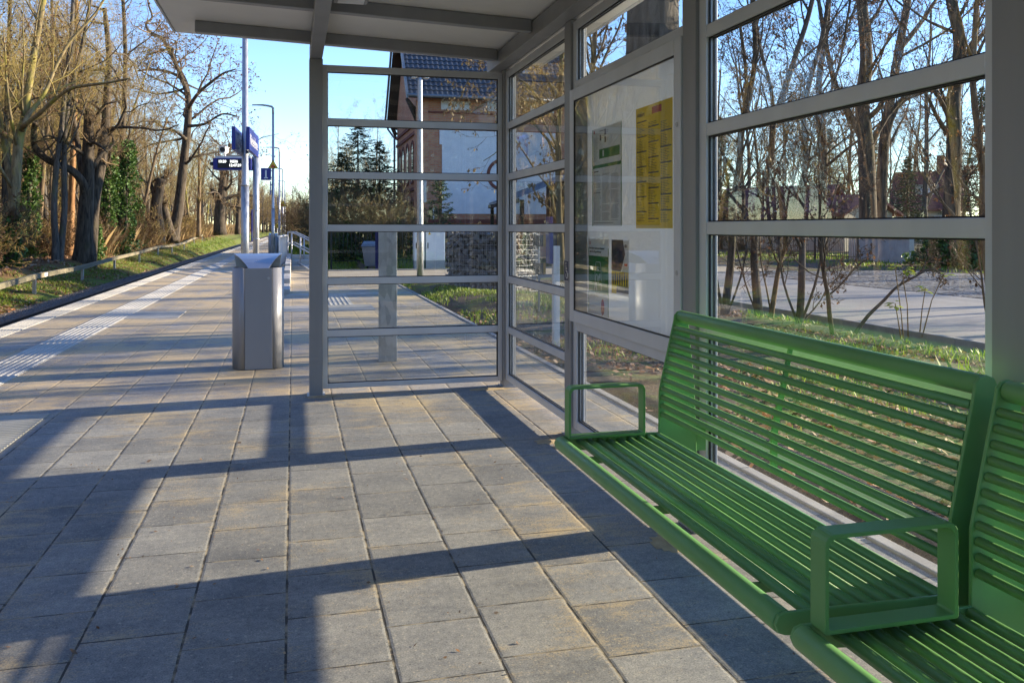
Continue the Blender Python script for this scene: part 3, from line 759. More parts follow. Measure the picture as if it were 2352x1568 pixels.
# ================================================================== benches
def bench(y0, y1, label):
    """y0 near end, y1 far end; seat looks towards the track (-X)"""
    b = thing('bench', label, 'bench', (1.28, (y0 + y1) / 2, .0), 0, 'green tubular benches along the glass wall')
    h = (y1 - y0) / 2; OX = -1.28
    def T(x, y, z): return (x + OX, y, z)
    e = .03
    m = MB(); m.tube([T(.982, -h, .427), T(.982, h, .427)], .0255, 24); m.build('front_rail', MT['green'], b, .004)
    seat = [(1.055 + i * .0405, .433 - .010 * math.sin(PI * i / 8)) for i in range(9)]
    m = MB()
    for x, z in seat: m.tube([T(x, -h + .004, z), T(x, h - .004, z)], .0135, 14)
    st = m.build('seat', MT['green'], b)
    for fy in (-h + .20, 0.0, h - .20):
        m = MB(); m.prism([T(.99, fy - .004, .40), T(1.40, fy - .004, .395), T(1.40, fy - .004, .425), T(1.22, fy - .004, .418), T(.99, fy - .004, .425)], (0, .008, 0)); m.build('seat_strut', MT['green'], st)
    m = MB()
    back = []
    for i in range(11):
        z = .515 + i * .0335; x = 1.398 if z < .61 else lerp(1.398, 1.462, (z - .61) / .28)
        back.append((x, z)); m.tube([T(x, -h + .004, z), T(x, h - .004, z)], .0108, 12)
    m.build('backrest', MT['green'], b)
    m = MB(); m.tube([T(1.478, -h, .893), T(1.478, h, .893)], .0235, 24); m.build('top_rail', MT['green'], b, .004)
    m = MB(); P = [T(1.4115, -.005, .50), T(1.4115, -.005, .61), T(1.476, -.005, .885), T(1.488, -.005, .885), T(1.432, -.005, .61), T(1.432, -.005, .50)]
    m.prism(P, (0, .01, 0)); m.build('back_stay', MT['green'], b)
    for yy in (-h - .010, h + .0005):
        m = MB()
        top = [(1.447, .880), (1.450, .900), (1.462, .913), (1.480, .917), (1.498, .910), (1.508, .893)]
        P = [(1.383, .445), (1.385, .61)] + top + [(1.535, .62), (1.545, .355), (1.46, .352), (1.33, .372), (.982, .403), (.966, .409), (.958, .427), (.966, .445), (.982, .451)]
        m.prism([T(x, yy, z) for x, z in P], (0, .0095, 0)); m.build('side_plate', MT['green'], b, .0025)
    # armrest: a loop of flat bar at the far end
    m = MB(); yy = h - .052; x0, x1, z0, z1, rr, th = .998, 1.305, .452, .646, .022, .009
    def loop(i):
        p = []
        for cx, cz, a0 in ((x1 - rr, z1 - rr, 0), (x0 + rr, z1 - rr, 90), (x0 + .006, z0 + .006, 180), (x1 - .006, z0 + .006, 270)):
            r_ = (rr if cz > .6 else .006) - i
            for k in range(5):
                a = rad(a0 + k * 22.5); p.append((cx + max(r_, .001) * math.cos(a), cz + max(r_, .001) * math.sin(a)))
        return p
    o_, i_ = loop(0), [(x0 + th + (x - x0) * (x1 - x0 - 2 * th) / (x1 - x0), z0 + th + (z - z0) * (z1 - z0 - 2 * th) / (z1 - z0)) for x, z in loop(0)]
    n = len(o_); vs = [T(x, yy, z) for x, z in o_] + [T(x, yy, z) for x, z in i_] + [T(x, yy + .05, z) for x, z in o_] + [T(x, yy + .05, z) for x, z in i_]
    fs = []
    for k in range(n):
        j = (k + 1) % n
        fs += [(k, j, n + j, n + k), (2 * n + j, 2 * n + k, 3 * n + k, 3 * n + j), (j, k, 2 * n + k, 2 * n + j), (n + k, n + j, 3 * n + j, 3 * n + k)]
    m.add(vs, fs, 0); m.build('armrest', MT['green'], b, .0015)
    m = MB()
    m.box(T(1.50, -h - .02, .36), T(1.588, -h - .0105, .46)); m.build('wall_bracket', MT['green'], b)
    m = MB(); m.prism([T(1.50, h + .0105, .36), T(1.50, h + .02, .36), T(1.579, h + .02, .36), T(1.579, h + .14, .36), T(1.588, h + .14, .36), T(1.588, h + .0105, .36)], (0, 0, .10)); m.build('wall_bracket', MT['green'], b)
    return b
bench(1.588, 3.115, 'green tubular bench with an armrest at its far end under the notice case')
bench(-.02, 1.518, 'green tubular bench cut off at the corner with its armrest touching the next bench')
# ================================================================== litter bins
MT['hood'] = simple('bin_hood_metal', (.46, .48, .52), (.42, .44, .48), 2, .30, .8, stretch=(1, 1, .3))
def bin_(loc, rz, label):
    b = thing('litter_bin', label, 'litter bin', loc, rz, 'grey metal litter bins on the platform')
    # plan: flat front, two bowed cheeks, flat back
    def plan(s=1.0):
        p = [(-.118, -.165)]
        p += [(.118, -.165)]
        for i in range(1, 8): a = rad(-62 + i * 124 / 8); p.append((.088 + .134 * math.cos(a), .166 * math.sin(a) / math.sin(rad(62)) * .98))
        p += [(.118, .165), (-.118, .165)]
        for i in range(1, 8): a = rad(118 + i * 124 / 8); p.append((-.088 + .134 * math.cos(a), .166 * math.sin(a) / math.sin(rad(62)) * .98))
        return [(x * s, y * s) for x, y in p]
    P = plan()
    m = MB(); m.prism([(x * .985, y * .985, .02) for x, y in P], (0, 0, .86), 0); m.build('bin_body', MT['bin'], b)
    m = MB(); m.box((-.115, -.1685, .004), (.115, -.163, .889)); m.build('front_panel', MT['bin'], b, .002)
    m = MB(); m.tube([(.085, -.1686, .80), (.085, -.174, .80)], .012, 12); m.build('lock', MT['galv'], b)
    m = MB(); m.box((-.115, .163, .004), (.115, .1685, .889)); m.build('back_panel', MT['bin'], b, .002)
    for sgn in (1, -1):
        pts = [(sgn * .1195, -.166)] + [(sgn * (.088 + .134 * math.cos(rad(-62 + i * 124 / 14))), .166 * math.sin(rad(-62 + i * 124 / 14)) / math.sin(rad(62))) for i in range(0, 15)] + [(sgn * .1195, .166)]
        m = MB()
        n = len(pts); inn = [(x * .965, y * .965) for x, y in pts]
        vs = [(x, y, .004) for x, y in pts] + [(x, y, .004) for x, y in inn] + [(x, y, .892) for x, y in pts] + [(x, y, .892) for x, y in inn]; fs = []
        for k in range(n - 1): fs += [(k, k + 1, 2 * n + k + 1, 2 * n + k), (n + k + 1, n + k, 3 * n + k, 3 * n + k + 1), (2 * n + k, 2 * n + k + 1, 3 * n + k + 1, 3 * n + k), (k + 1, k, n + k, n + k + 1)]
        m.add(vs, fs, 0, True); m.build('side_panel', MT['bin'], b)
    m = MB(); m.prism([(x * .93, y * .93, .8805) for x, y in P], (0, 0, .003)); m.build('bin_opening_shade', MT['black'], b)  # black sheet on the closed body stands in for the dark inside
    # flared hood standing on the front and back panels
    m = MB()
    # curved scoop plate: foot on the front panel, flaring up and back
    prof = [(.086, -.160, .886), (.098, -.135, .905), (.122, -.085, .938), (.150, -.020, .968), (.180, .060, .992), (.212, .150, 1.010)]
    vs = []; fs = []; k = len(prof)
    for (hx, yy, z) in prof: vs += [(-hx, yy, z), (hx, yy, z), (hx * .985, yy + .006, z - .008), (-hx * .985, yy + .006, z - .008)]
    for i in range(k - 1):
        for j in range(4): fs.append((i * 4 + j, i * 4 + (j + 1) % 4, (i + 1) * 4 + (j + 1) % 4, (i + 1) * 4 + j))
    fs.append((3, 2, 1, 0)); fs.append(tuple((k - 1) * 4 + j for j in range(4)))
    m.add(vs, fs, 0)
    m.prism([(-.19, .140, .886), (.19, .140, .886), (.207, .148, 1.0), (-.207, .148, 1.0)], (0, .006, 0)); m.build('bin_hood', MT['hood'], b, .0015)
    return b
bin_((-.30, 8.03, 0), rad(3), 'tall grey metal litter bin with flared hood standing near the shelter post')
p = onz(628, 588); bin_((p.x, p.y, 0), rad(3), 'small distant grey litter bin beside the white railing')

# ================================================================== lamp posts
def lamp(x, y, label, H=6.0):
    l = thing('lamp_post', label, 'lamp post', (x, y, 0), 0, 'galvanised lamp posts along the platform')
    m = MB(); m.tube([(0, 0, 0), (0, 0, 2.0)], [.072, .070], 20); m.tube([(0, 0, 2.0), (0, 0, 2.02), (0, 0, H)], [.072, .060, .042], 20); m.tube([(0, 0, 2.0), (0, 0, 2.03)], .0745, 20); m.build('pole', MT['galv'], l)
    m = MB(); m.prism([(.045, -.03, 1.0), (.0745, -.03, 1.0), (.0745, -.03, 1.35), (.045, -.03, 1.35)], (0, .06, 0)); m.build('inspection_door', MT['galv'], l)
    m = MB(); m.tube([(0, 0, H - .25), (0, 0, H - .03), (-.05, 0, H + .03), (-.16, 0, H + .05)], [.048, .048, .045, .04], 14)
    m.prism([(-.14, -.09, H + .02), (-.14, -.09, H + .085), (-.40, -.10, H + .105), (-.78, -.08, H + .085), (-.80, -.08, H + .065), (-.40, -.10, H + .055)], (0, .18, 0)); m.build('lamp_head', MT['bin'], l, .01)
    return l
lamp(-.835, 16.2, 'tall galvanised lamp post rising past the shelter roof and carrying the blue name boards')
lamp(-.76, 35.3, 'galvanised lamp post with the track number and the larger yellow warning triangle')
lamp(-.79, 53.6, 'galvanised lamp post next beyond the one with the track number')
lamp(-.80, 72.5, 'galvanised lamp post with the smaller yellow warning triangle')
lamp(-.80, 91.0, 'most distant galvanised lamp post of the platform row')

# station name boards on either side of the first post
def nameboard(x, label):
    b = thing('station_name_board', label, 'station sign', (x, 16.5, 2.80), rad(-2.8), 'blue station name boards')
    m = MB(); m.box((-.03, -.88, -.20), (.03, .88, .20)); m.build('board', MT['blue'], b, .004)
    m = MB()
    for sgn in (1, -1):
        m.text('Niederlehme', .27, frame_M((sgn * .0312, -.80 * sgn, -.09), (0, sgn, 0), (0, 0, 1)), 0, 'LEFT', .0006, .002, .98)
    m.build('lettering', MT['white'], b)
    s = -1 if x > -.83 else 1
    for z in (-.13, .13): m = MB(); m.box((s * .031, -.31, z - .02), (s * .06, -.27, z + .02)); m.build('clamp', MT['galv'], b)
    return b
nameboard(-.715, 'blue station name board with white lettering on the shelter side of the lamp post')
nameboard(-.955, 'blue station name board on the track side of the lamp post seen nearly edge on')

# display post with train indicator
dp = thing('display_post', 'stout galvanised post carrying the departure display', 'post', (-.80, 20.1, 0))
m = MB(); m.tube([(0, 0, 0), (0, 0, 2.86)], .068, 20); m.lathe([(.072, 2.86), (.072, 2.89), (0, 2.90)], 20); m.build('pole', MT['galv'], dp)
for z in (.98, 1.62): m = MB(); m.tube([(0, 0, z), (0, 0, z + .03)], .078, 20); m.build('clamp', MT['galv'], dp)
m = MB(); m.box((-.105, -.02, .95), (-.085, .24, 1.66)); m.build('information_plate', [MT['blue']], dp)
m = MB(); m.tube([(-.06, -.02, .55), (-.17, -.02, .55)], [.05, .10], 16); m.build('loudspeaker_horn', MT['yellow'], dp)
th14 = rad(-10)
dd = thing('departure_display', 'dark blue departure display with lit train times hanging from the post', 'display', (-.80, 20.1, 2.67), th14)
m = MB(); m.box((-.90, -.16, -.135), (-.075, .16, .115)); m.build('housing', MT['blue'], dd, .006)
m = MB(); m.box((-.80, -.166, -.10), (-.13, -.1605, .09)); m.build('screen', MT['black'], dd)
def _lit():
    t = NT('lit_display_text'); return t.fin((.8, .8, .75), .5, emis=(.95, .97, .9), estr=1.0)
MT['lit'] = _lit()
m = MB()
def dtx(s_, x, z, size): m.text(s_, size, frame_M((x, -.1675, z), (1, 0, 0), (0, 0, 1)), 0, 'LEFT', .0004, .0012)
dtx('13:20', -.785, .02, .078); dtx('RB36', -.53, .02, .078); dtx('12:47:29 Uhr', -.555, -.065, .078); dtx('1', -.16, .02, .078)
m.build('lit_lettering', MT['lit'], dd)
m = MB(); m.box((-.86, -.14, .118), (-.08, .14, .165)); m.build('display_cap', MT['alu'], dd, .004)
m = MB()
for k in range(32): m.tube([(-.85 + k * .0245, -.12, .165), (-.85 + k * .0245, -.12, .225)], .0022, 4)
m.build('bird_spikes', MT['galv'], dd)
m = MB(); m.tube([(-.90, -.06, .0), (-.985, -.06, .0)], [.05, .04], 14); m.build('speaker', MT['black'], dd)
m = MB(); m.box((-.074, -.03, -.06), (-.0, .03, .06)); m.build('bracket', MT['galv'], dd)
cam_ = thing('surveillance_camera', 'small white surveillance camera on top of the departure display', 'camera', (-1.47, 20.2, 2.835), th14)
m = MB(); m.tube([(0, 0, 0), (0, 0, .09)], .02, 10); m.build('mount', MT['white'], cam_)
m = MB(); m.tube([(-.02, -.14, .14), (-.02, .14, .14)], [.075, .075], 16); m.box((-.10, -.18, .195), (.06, .16, .215)); m.build('camera_body', MT['white'], cam_, .004)
m = MB(); m.tube([(-.02, -.1405, .14), (-.02, -.147, .14)], .055, 16); m.build('lens', MT['black'], cam_)
m = MB(); m.tube([(-.06, 0, .215), (-.10, 0, .42)], .003, 4); m.build('aerial', MT['white'], cam_)

# track number, warning triangles, small plates
def at_lamp(y): return -.76 if y < 40 else -.80
tn = thing('track_number_sign', 'square blue sign with a white figure 1 on the lamp post', 'sign', (-.98, 35.2, 3.36))
m = MB(); m.box((-.24, -.04, -.235), (.15, .04, .235)); m.build('panel', MT['blue'], tn, .004)
m = MB(); m.text('1', .46, frame_M((-.05, -.0412, -.165), (1, 0, 0), (0, 0, 1)), 0, 'CENTER', .0006, .006)
m.box((-.125, -.0425, -.168), (.03, -.0405, -.135)); m.build('lettering', MT['white'], tn)
for z in (.12, -.16): m = MB(); m.box((.15, -.02, z), (.19, .02, z + .04)); m.build('bracket', MT['galv'], tn)
def triangle(x, y, z, s, label):
    t = thing('warning_triangle', label, 'sign', (x, y, z), 0, 'yellow warning triangles on the lamp posts')
    def tri(k, yy): return [(-s * k, yy, -s * k * .577), (s * k, yy, -s * k * .577), (0, yy, s * k * 1.155)]
    m = MB(); m.prism(tri(1, 0), (0, .012, 0), 1); m.prism(tri(.86, -.0025), (0, .0024, 0), 0); m.build('plate', [MT['yellow'], MT['black']], t)
    m = MB(); m.box((-s * .36, -.0055, -s * .30), (s * .16, -.0028, s * .08), 0); m.box((s * .20, -.0055, -s * .32), (s * .42, -.0028, -s * .05), 1); m.box((-s * .44, -.0055, -s * .38), (s * .42, -.0028, -s * .33), 1); m.box((-s * .1, -.0055, s * .14), (s * .08, -.0028, s * .3), 1)
    m.build('pictogram', [MT['red'], MT['black']], t); return t
triangle(-.76, 35.22, 3.70, .205, 'larger yellow warning triangle with red and black pictogram above the track number')
triangle(-.80, 72.4, 3.16, .30, 'smaller yellow warning triangle on the distant lamp post')
def bplate(x, y, z0, z1, label):
    t = tag(thing('blue_plate', label, 'sign', (x, y, (z0 + z1) / 2), 0, 'narrow blue plates on the lamp posts'))
    h = (z1 - z0) / 2
    m = MB(); m.box((-.035, -.25, -h), (.0, .25, h)); m.build('plate', MT['blue'], t, .003)
    for z in (-.6, .4): m = MB(); m.box((.0005, -.03, h * z), (.03, .03, h * (z + .2))); m.build('bracket', MT['galv'], t)
bplate(-.845, 35.3, 2.55, 3.08, 'tall narrow blue plate seen edge on under the track number')
bplate(-.885, 53.6, 2.65, 3.1, 'narrow blue plate on the lamp post next beyond the track number')
bplate(-.885, 72.5, 2.50, 2.95, 'narrow blue plate under the smaller yellow warning triangle')
rs_ = thing('round_track_sign', 'round yellow track sign with a black mark beside the distant rails', 'sign', onz(637, 560, .0).to_tuple()[:2] + (0,))
q = at(636, 519, Vector(rs_.location).y * .985); hz = q.z
m = MB(); m.tube([(0, 0, -.0), (0, 0, hz + .1)], .03, 8); m.build('post', MT['galv'], rs_)
m = MB(); m.tube([(0, -.05, hz), (0, -.035, hz)], .17, 20, 0); m.build('disc', MT['yellow'], rs_)
m = MB(); m.box((-.02, -.058, hz - .09), (.02, -.0505, hz + .09)); m.box((-.06, -.058, hz + .03), (.06, -.0505, hz + .06)); m.build('mark', MT['black'], rs_)

# ================================================================== railing, steps and their handrails
ra = thing('platform_railing', 'white upright-bar railing with flat top along the platform side of the steps', 'railing', (0, 0, 0))
A, B = Vector((-.40, 26.6, 0)), Vector((-.215, 30.9, 0))
m = MB(); d = (B - A).normalized(); nrm = Vector((-d.y, d.x, 0))
def plank(mb, a, b, z0, z1, w):
    d_ = (b - a).normalized(); n_ = Vector((-d_.y, d_.x, 0)) * w / 2
    mb.prism([(*(a - n_).xy, z0), (*(a + n_).xy, z0), (*(a + n_).xy, z1), (*(a - n_).xy, z1)], b - a)
plank(m, A, B, .98, 1.01, .10); m.build('top_rail', MT['white'], ra, .004)
m = MB(); plank(m, A, B, .10, .13, .04); m.build('bottom_rail', MT['white'], ra)
m = MB()
L = (B - A).length; n = 34
for k in range(n + 1):
    c = A + d * (L * k / n)
    m.box((c.x - .014, c.y - .014, .13 if k % 11 else 0), (c.x + .014, c.y + .014, .98))
m.build('balusters', MT['white'], ra)
# concrete cheek that steps up along the platform side
ck = thing('stair_cheek', 'white concrete cheek wall stepping up beside the platform', 'wall', (0, 0, 0))
m = MB()
seg = [(16.6, 18.4, .10), (18.4, 20.4, .20), (20.4, 22.6, .28), (22.6, 25.6, .34), (25.6, 31, .36)]
for a, b, h in seg: m.box((-.20, a + .003, -.2), (-.055, b, h))
m.build('concrete_block', MT['concrete'], ck, .01)
hr = thing('stair_handrail', 'galvanised tube handrail with three bars sloping down beside the steps', 'handrail', (0, 0, 0))
U = [Vector((-.10, 31.2, .0)), Vector((.14, 29.2, 0)), Vector((.36, 22.9, -.10)), Vector((.95, 19.6, -.3))]
base = [at(661, 610, 29.5), at(670, 612, 28.3), at(690, 622, 25.6), at(735, 640, 22.6)]
tops = [at(661, 533.5, 29.5), at(670, 533, 28.3), at(690, 542.5, 25.6), at(735, 566, 22.6)]
mids = [at(661, 558, 29.5), at(670, 559, 28.3), at(690, 569.5, 25.6), at(735, 593, 22.6)]
lows = [at(661, 591, 29.5), at(670, 592, 28.3), at(690, 606, 25.6), at(735, 632, 22.6)]
m = MB()
for pl in (tops, mids, lows): m.tube(pl, .024, 10)
m.build('rails', MT['galv'], hr)
for k in (0, 1, 2, 3):
    m = MB(); b0 = Vector((tops[k].x, tops[k].y, -.05)); m.tube([b0, tops[k]], .024, 10); m.build('post', MT['galv'], hr)
hr2 = thing('stair_handrail', 'second galvanised handrail parallel behind the first one at the steps', 'handrail', (.0, 0, 0))
sh = Vector((.12, 1.3, .0))
m = MB()
for pl in (tops, mids): m.tube([p + sh for p in pl], .022, 10)
m.build('rails', MT['galv'], hr2)
for k in (0, 2, 3):
    m = MB(); b0 = Vector((tops[k].x, tops[k].y, -.05)) + sh; m.tube([b0, tops[k] + sh], .022, 10); m.build('post', MT['galv'], hr2)
stp = thing('entrance_steps', 'low pale concrete steps between the handrails', 'steps', (0, 0, 0))
for k in range(3):
    m = MB(); m.box((-.04, 26.1 + k * .8, -.2), (.50, 28.6, .13 * (k + 1) - k * .0)); m.build('step', MT['concrete'], stp, .008)
# low steel beam barrier across the track
gx = []
for (px, py) in ((-40, 712), (79, 675), (189, 644.7), (263, 619), (319.6, 604), (362.8, 589), (394.9, 583.3), (423, 575.5), (445.5, 567), (464.7, 561), (494.4, 551.9), (525.8, 546.8)):
    t = 26.
    for _ in range(30):
        q = at(px, py, t); t = 1979 * (1.24 - (verge(q.y) - .02)) / (py - 524)
        t = min(t, 112)
    q = at(px, py, t); gx.append(q)
gb = thing('track_barrier', 'long low weathered timber rail barrier on steel posts behind the track', 'barrier', (0, 0, 0))
MT['oldwood'] = simple('weathered_timber', (.24, .20, .13), (.12, .115, .07), 5, .9, 0, .4, 40, stretch=(1, .12, 1), coord='pos')
pts = [Vector((q.x, q.y, 0)) for q in gx]
pts = [p for p in pts if p.y < 108]
tp = []
for p in pts: tp.append(height(p.x, p.y) + .60)
first = pts[0] - (pts[1] - pts[0]); pts.insert(0, first); tp.insert(0, tp[0])
m = MB()
for k in range(len(pts) - 1):
    a, b = pts[k], pts[k + 1]; d_ = (b - a).normalized(); n_ = Vector((-d_.y, d_.x, 0)) * .06
    e = .02
    a = a - d_ * e * (k % 2); 
    vs = [(*(a - n_).xy, tp[k] - .15), (*(a + n_).xy, tp[k] - .15), (*(a + n_).xy, tp[k]), (*(a - n_).xy, tp[k]), (*(b - n_).xy, tp[k + 1] - .15), (*(b + n_).xy, tp[k + 1] - .15), (*(b + n_).xy, tp[k + 1]), (*(b - n_).xy, tp[k + 1])]
    m.add(vs, [(3, 2, 1, 0), (4, 5, 6, 7), (0, 1, 5, 4), (1, 2, 6, 5), (2, 3, 7, 6), (3, 0, 4, 7)])
m.build('barrier_rail', MT['oldwood'], gb)
p, z = pts[2], tp[2]
m = MB(); m.box((p.x + .061, p.y + .9, z - .13), (p.x + .066, p.y + 1.25, z - .01)); m.build('white_tag', MT['white'], gb)
for p, z in zip(pts, tp):
    m = MB(); m.box((p.x - .045, p.y - .05, height(p.x, p.y) - .1), (p.x + .045, p.y + .05, z - .155)); m.build('post', MT['galv'], gb)

# ================================================================== steel column and post signs outside the glass
sc_ = thing('steel_column', 'short galvanised H-section column standing behind the end glass', 'column', (.862, 8.12, 0), rad(-6))
m = MB(); m.box((-.085, -.08, 0), (.085, -.072, 1.235)); m.box((-.085, .072, 0), (.085, .08, 1.235)); m.box((-.005, -.0718, 0), (.005, .0718, 1.235)); m.box((-.085, -.08, 1.2355), (.085, .08, 1.243)); m.build('column_shaft', MT['galv'], sc_, .003)
m = MB(); m.box((-.115, -.05, .86), (-.087, .16, 1.235)); m.build('blue_plate', MT['blue'], sc_)
tm = thing('double_headed_mast', 'slim pale mast with a small double crossbar head on the lawn edge', 'mast', (3.13, 22.9 * .9692 + .1, 0))
tm.location = (3.14, 21.86, 0)
m = MB(); m.tube([(0, 0, -.1), (0, 0, 1.0), (0, 0, 4.95), (0, 0, 5.1)], [.085, .085, .060, .058], 16); m.build('pole', MT['galv'], tm)
m = MB(); m.box((-.19, -.06, 5.08), (.19, .06, 5.17)); m.box((-.22, -.10, 5.05), (-.10, .10, 5.079)); m.box((.10, -.10, 5.05), (.22, .10, 5.079)); m.build('crossbar_head', MT['white'], tm, .01)
m = MB(); m.box((.07, -.03, 1.9), (.16, .03, 2.5)); m.build('small_box', MT['galv'], tm)
bs = thing('blue_post_sign', 'blue sign panel on a pale square post beside the soil path', 'sign', (2.72, 8.8, 0))
m = MB(); m.box((-.035, -.035, -.05), (.035, .035, 1.05)); m.build('post', MT['white'], bs, .004)
m = MB(); m.box((-.075, -.02, .86), (-.0355, .12, 1.36)); m.build('panel', MT['blue'], bs, .003)
MT['umber'] = simple('dark_brown_board', (.055, .042, .038), None, 5, .7)
MT['ochre'] = simple('ochre_edge', (.56, .32, .06), None, 5, .7)
for zc, lab in ((1.105, 'upper brown board with an ochre edge beside the blue sign post'), (.62, 'lower brown board with an ochre edge near the ground')):
    q = at(1238, 553 if zc > 1 else 617, 12.5)
    o = thing('edged_board', lab, 'board', q.to_tuple(), rad(-8), 'brown boards with ochre edges')
    m = MB(); m.box((-.085, -.02, -.08), (.06, .02, .08)); m.build('board', MT['umber'], o)
    m = MB(); m.box((.0605, -.022, -.082), (.095, .022, .082)); m.build('edge_strip', MT['ochre'], o)
    m = MB(); m.box((-.01, .021, -q.z), (.02, .05, .06)); m.build('stake', MT['galv'], o)
# ================================================================== station building
def _brick(name, a, b, mortar, s=1.0):
    t = NT(name); x, y, z = t.sep(t.pos())
    v = t.comb(t.mth('ADD', x, y), z, 0.0)
    br = t.n('TexBrick'); t.put(br.inputs['Vector'], v)
    br.inputs['Color1'].default_value = (*a, 1); br.inputs['Color2'].default_value = (*b, 1); br.inputs['Mortar'].default_value = (*mortar, 1)
    br.inputs['Scale'].default_value = 1.0; br.inputs['Brick Width'].default_value = .25 * s; br.inputs['Row Height'].default_value = .077 * s
    br.inputs['Mortar Size'].default_value = .009; br.inputs['Bias'].default_value = -.1
    c = t.mix(t.ramp(t.noise(t.pos(), .7, 5), [(.35, 0.0), (.7, .5)]), br.outputs[0], t.mix(1.0, br.outputs[0], (.62, .58, .55), 'MULTIPLY'))
    return t.fin(c, .85, 0, t.bump(br.outputs['Fac'], -.4, .01), .25)
MT['brick'] = _brick('old_red_brick', (.52, .20, .11), (.57, .31, .165), (.38, .31, .25))
MT['brickred'] = simple('dark_red_brickwork', (.20, .06, .045), (.14, .045, .035), 9, .85, coord='pos')
MT['plaster'] = simple('pale_blue_roughcast', (.76, .79, .82), (.66, .70, .73), 3.5, .9, 0, .6, 26, coord='pos', bdist=.03, detail=8, spec=.2)
MT['tile'] = simple('glazed_slate_tiles', (.075, .082, .095), (.055, .06, .072), 2, .32, 0, coord='pos', spec=.45)
MT['darkwood'] = simple('dark_brown_timber', (.05, .034, .026), (.035, .025, .02), 6, .8, 0, .2, 40, coord='pos')
MT['winglass'] = simple('dark_window_glass', (.02, .022, .026), None, 2, .06, 0, spec=.8)
MT['zinc'] = simple('weathered_zinc', (.26, .28, .30), (.21, .23, .25), 4, .5, .6)
st = thing('station_building', 'old brick station building with blue-grey tiled roof and pale plaster panel', 'building', (0, 0, 0))
BX0, BX1, BY0, BY1, EZ, RZ = 5.2, 11.9, 36.85, 44.5, 6.98, 11.9
m = MB(); ym = (BY0 + BY1) / 2
P = [(BX0, BY0, -.2), (BX0, BY1, -.2), (BX0, BY1, EZ), (BX0, ym, RZ - .35), (BX0, BY0, EZ)]
m.prism(P, (BX1 - BX0, 0, 0)); m.build('wall', MT['brick'], st)
# tiled roof: two pantile slopes as real waves
def pantiles(mb, x0, x1, ya, za, yb, zb, tw=.215, tl=.29):
    nxp = int((x1 - x0) / tw) * 6; L = math.hypot(yb - ya, zb - za); nr = int(L / tl)
    ny_, nz_ = -(zb - za) / L, (yb - ya) / L
    if nz_ < 0: ny_, nz_ = -ny_, -nz_
    vs = []; rows = 0
    prof = [0, .018, .040, .046, .034, .010]
    for r in range(nr):
        for f, lift in ((0.0, .035), (1.0, .0)):
            g = (r + f) / nr; rows += 1
            for i in range(nxp + 1):
                hgt = prof[i % 6] + lift
                vs.append((x0 + (x1 - x0) * i / nxp, ya + (yb - ya) * g + ny_ * hgt, za + (zb - za) * g + nz_ * hgt))
    w = nxp + 1
    fs = [(j * w + i, j * w + i + 1, (j + 1) * w + i + 1, (j + 1) * w + i) for j in range(rows - 1) for i in range(nxp)]
    mb.add(vs, fs, 0, False)
m = MB(); pantiles(m, 4.72, 12.2, 36.25, 6.86, ym, RZ)
P = [(4.74, 36.3, 6.74), (4.74, 36.3, 6.88), (4.74, ym, RZ), (4.74, 45.05, 6.88), (4.74, 45.05, 6.74), (4.74, ym, RZ - .16)]
m2 = MB(); m2.prism(P, (7.44, 0, 0)); 
rf = m.build('roof', MT['tile'], st); m2.build('roof_boarding', MT['darkwood'], rf)
m = MB()
for ya, yb in ((36.22, ym), (45.13, ym)):
    P = [(4.62, ya, 6.72), (4.62, ya, 6.97), (4.62, yb, RZ + .10), (4.62, yb, RZ - .20)]
    m.prism(P, (.095, 0, 0))
m.build('verge_board', MT['zinc'], rf)
m = MB()
for k in range(3):   # carved gable brackets under the overhang
    for y_, z_ in ((BY0 + .1, EZ - .3), (BY1 - .1, EZ - .3)): m.tube([(5.18, y_, z_ - .9 + k * .25), (4.72, y_, z_ + .1 + k * .02)], .06, 6)
m.box((4.75, ym - 1.6, RZ - 2.2), (4.9, ym + 1.6, RZ - 2.0)); m.build('gable_timber', MT['darkwood'], rf)
m = MB(); m.tube([(4.7, 36.16, 6.83), (12.2, 36.16, 6.83)], .075, 10); m.build('gutter', MT['zinc'], rf)
m = MB(); m.tube([(4.7, 44.95, 6.75), (4.78, 44.9, 6.35), (5.06, 44.45, 5.85), (5.06, 44.45, 0)], .055, 8); m.build('downpipe', MT['zinc'], st)
m = MB(); m.box((5.12, 36.76, 0), (5.62, 36.848, 6.7)); m.box((5.112, 36.77, 0), (5.197, 37.3, 6.7)); m.box((11.45, 36.77, 0), (11.88, 36.848, 6.7)); m.build('pilaster', MT['brick'], st)
m = MB()
for z in (2.9, 5.35, 5.75): m.box((5.13, 37.31, z), (5.196, 44.4, z + .14))
m.box((5.63, 36.79, 1.45), (11.44, 36.847, 1.62)); m.box((5.63, 36.79, 6.2), (11.44, 36.846, 6.28)); m.build('string_course', MT['brickred'], st)
m = MB(); m.box((6.24, 36.80, 1.86), (11.35, 36.847, 5.47)); m.box((6.13, 36.803, 4.85), (6.239, 36.847, 5.47)); m.build('plaster_panel', MT['plaster'], st)
m = MB(); k = 40; r0, r1, cx, cz = .57, .71, 8.92, 3.58
vs = [(cx + r * math.cos(2 * PI * i / k), y_, cz + r * math.sin(2 * PI * i / k)) for y_ in (36.795, 36.775) for r in (r0, r1) for i in range(k)]
fs = []
for i in range(k):
    j = (i + 1) % k
    fs += [(2 * k + i, 2 * k + j, 3 * k + j, 3 * k + i), (k + i, k + j, 3 * k + j, 3 * k + i), (j, i, 2 * k + i, 2 * k + j)]
m.add(vs, fs); m.build('ring_ornament', MT['brickred'], st)
for x0, x1 in ((6.2, 7.5), (8.25, 9.45), (10.2, 11.3)):
    m = MB(); m.box((x0, 36.81, 6.36), (x1, 36.845, 6.74)); m.build('plaster_field', MT['plaster'], st)
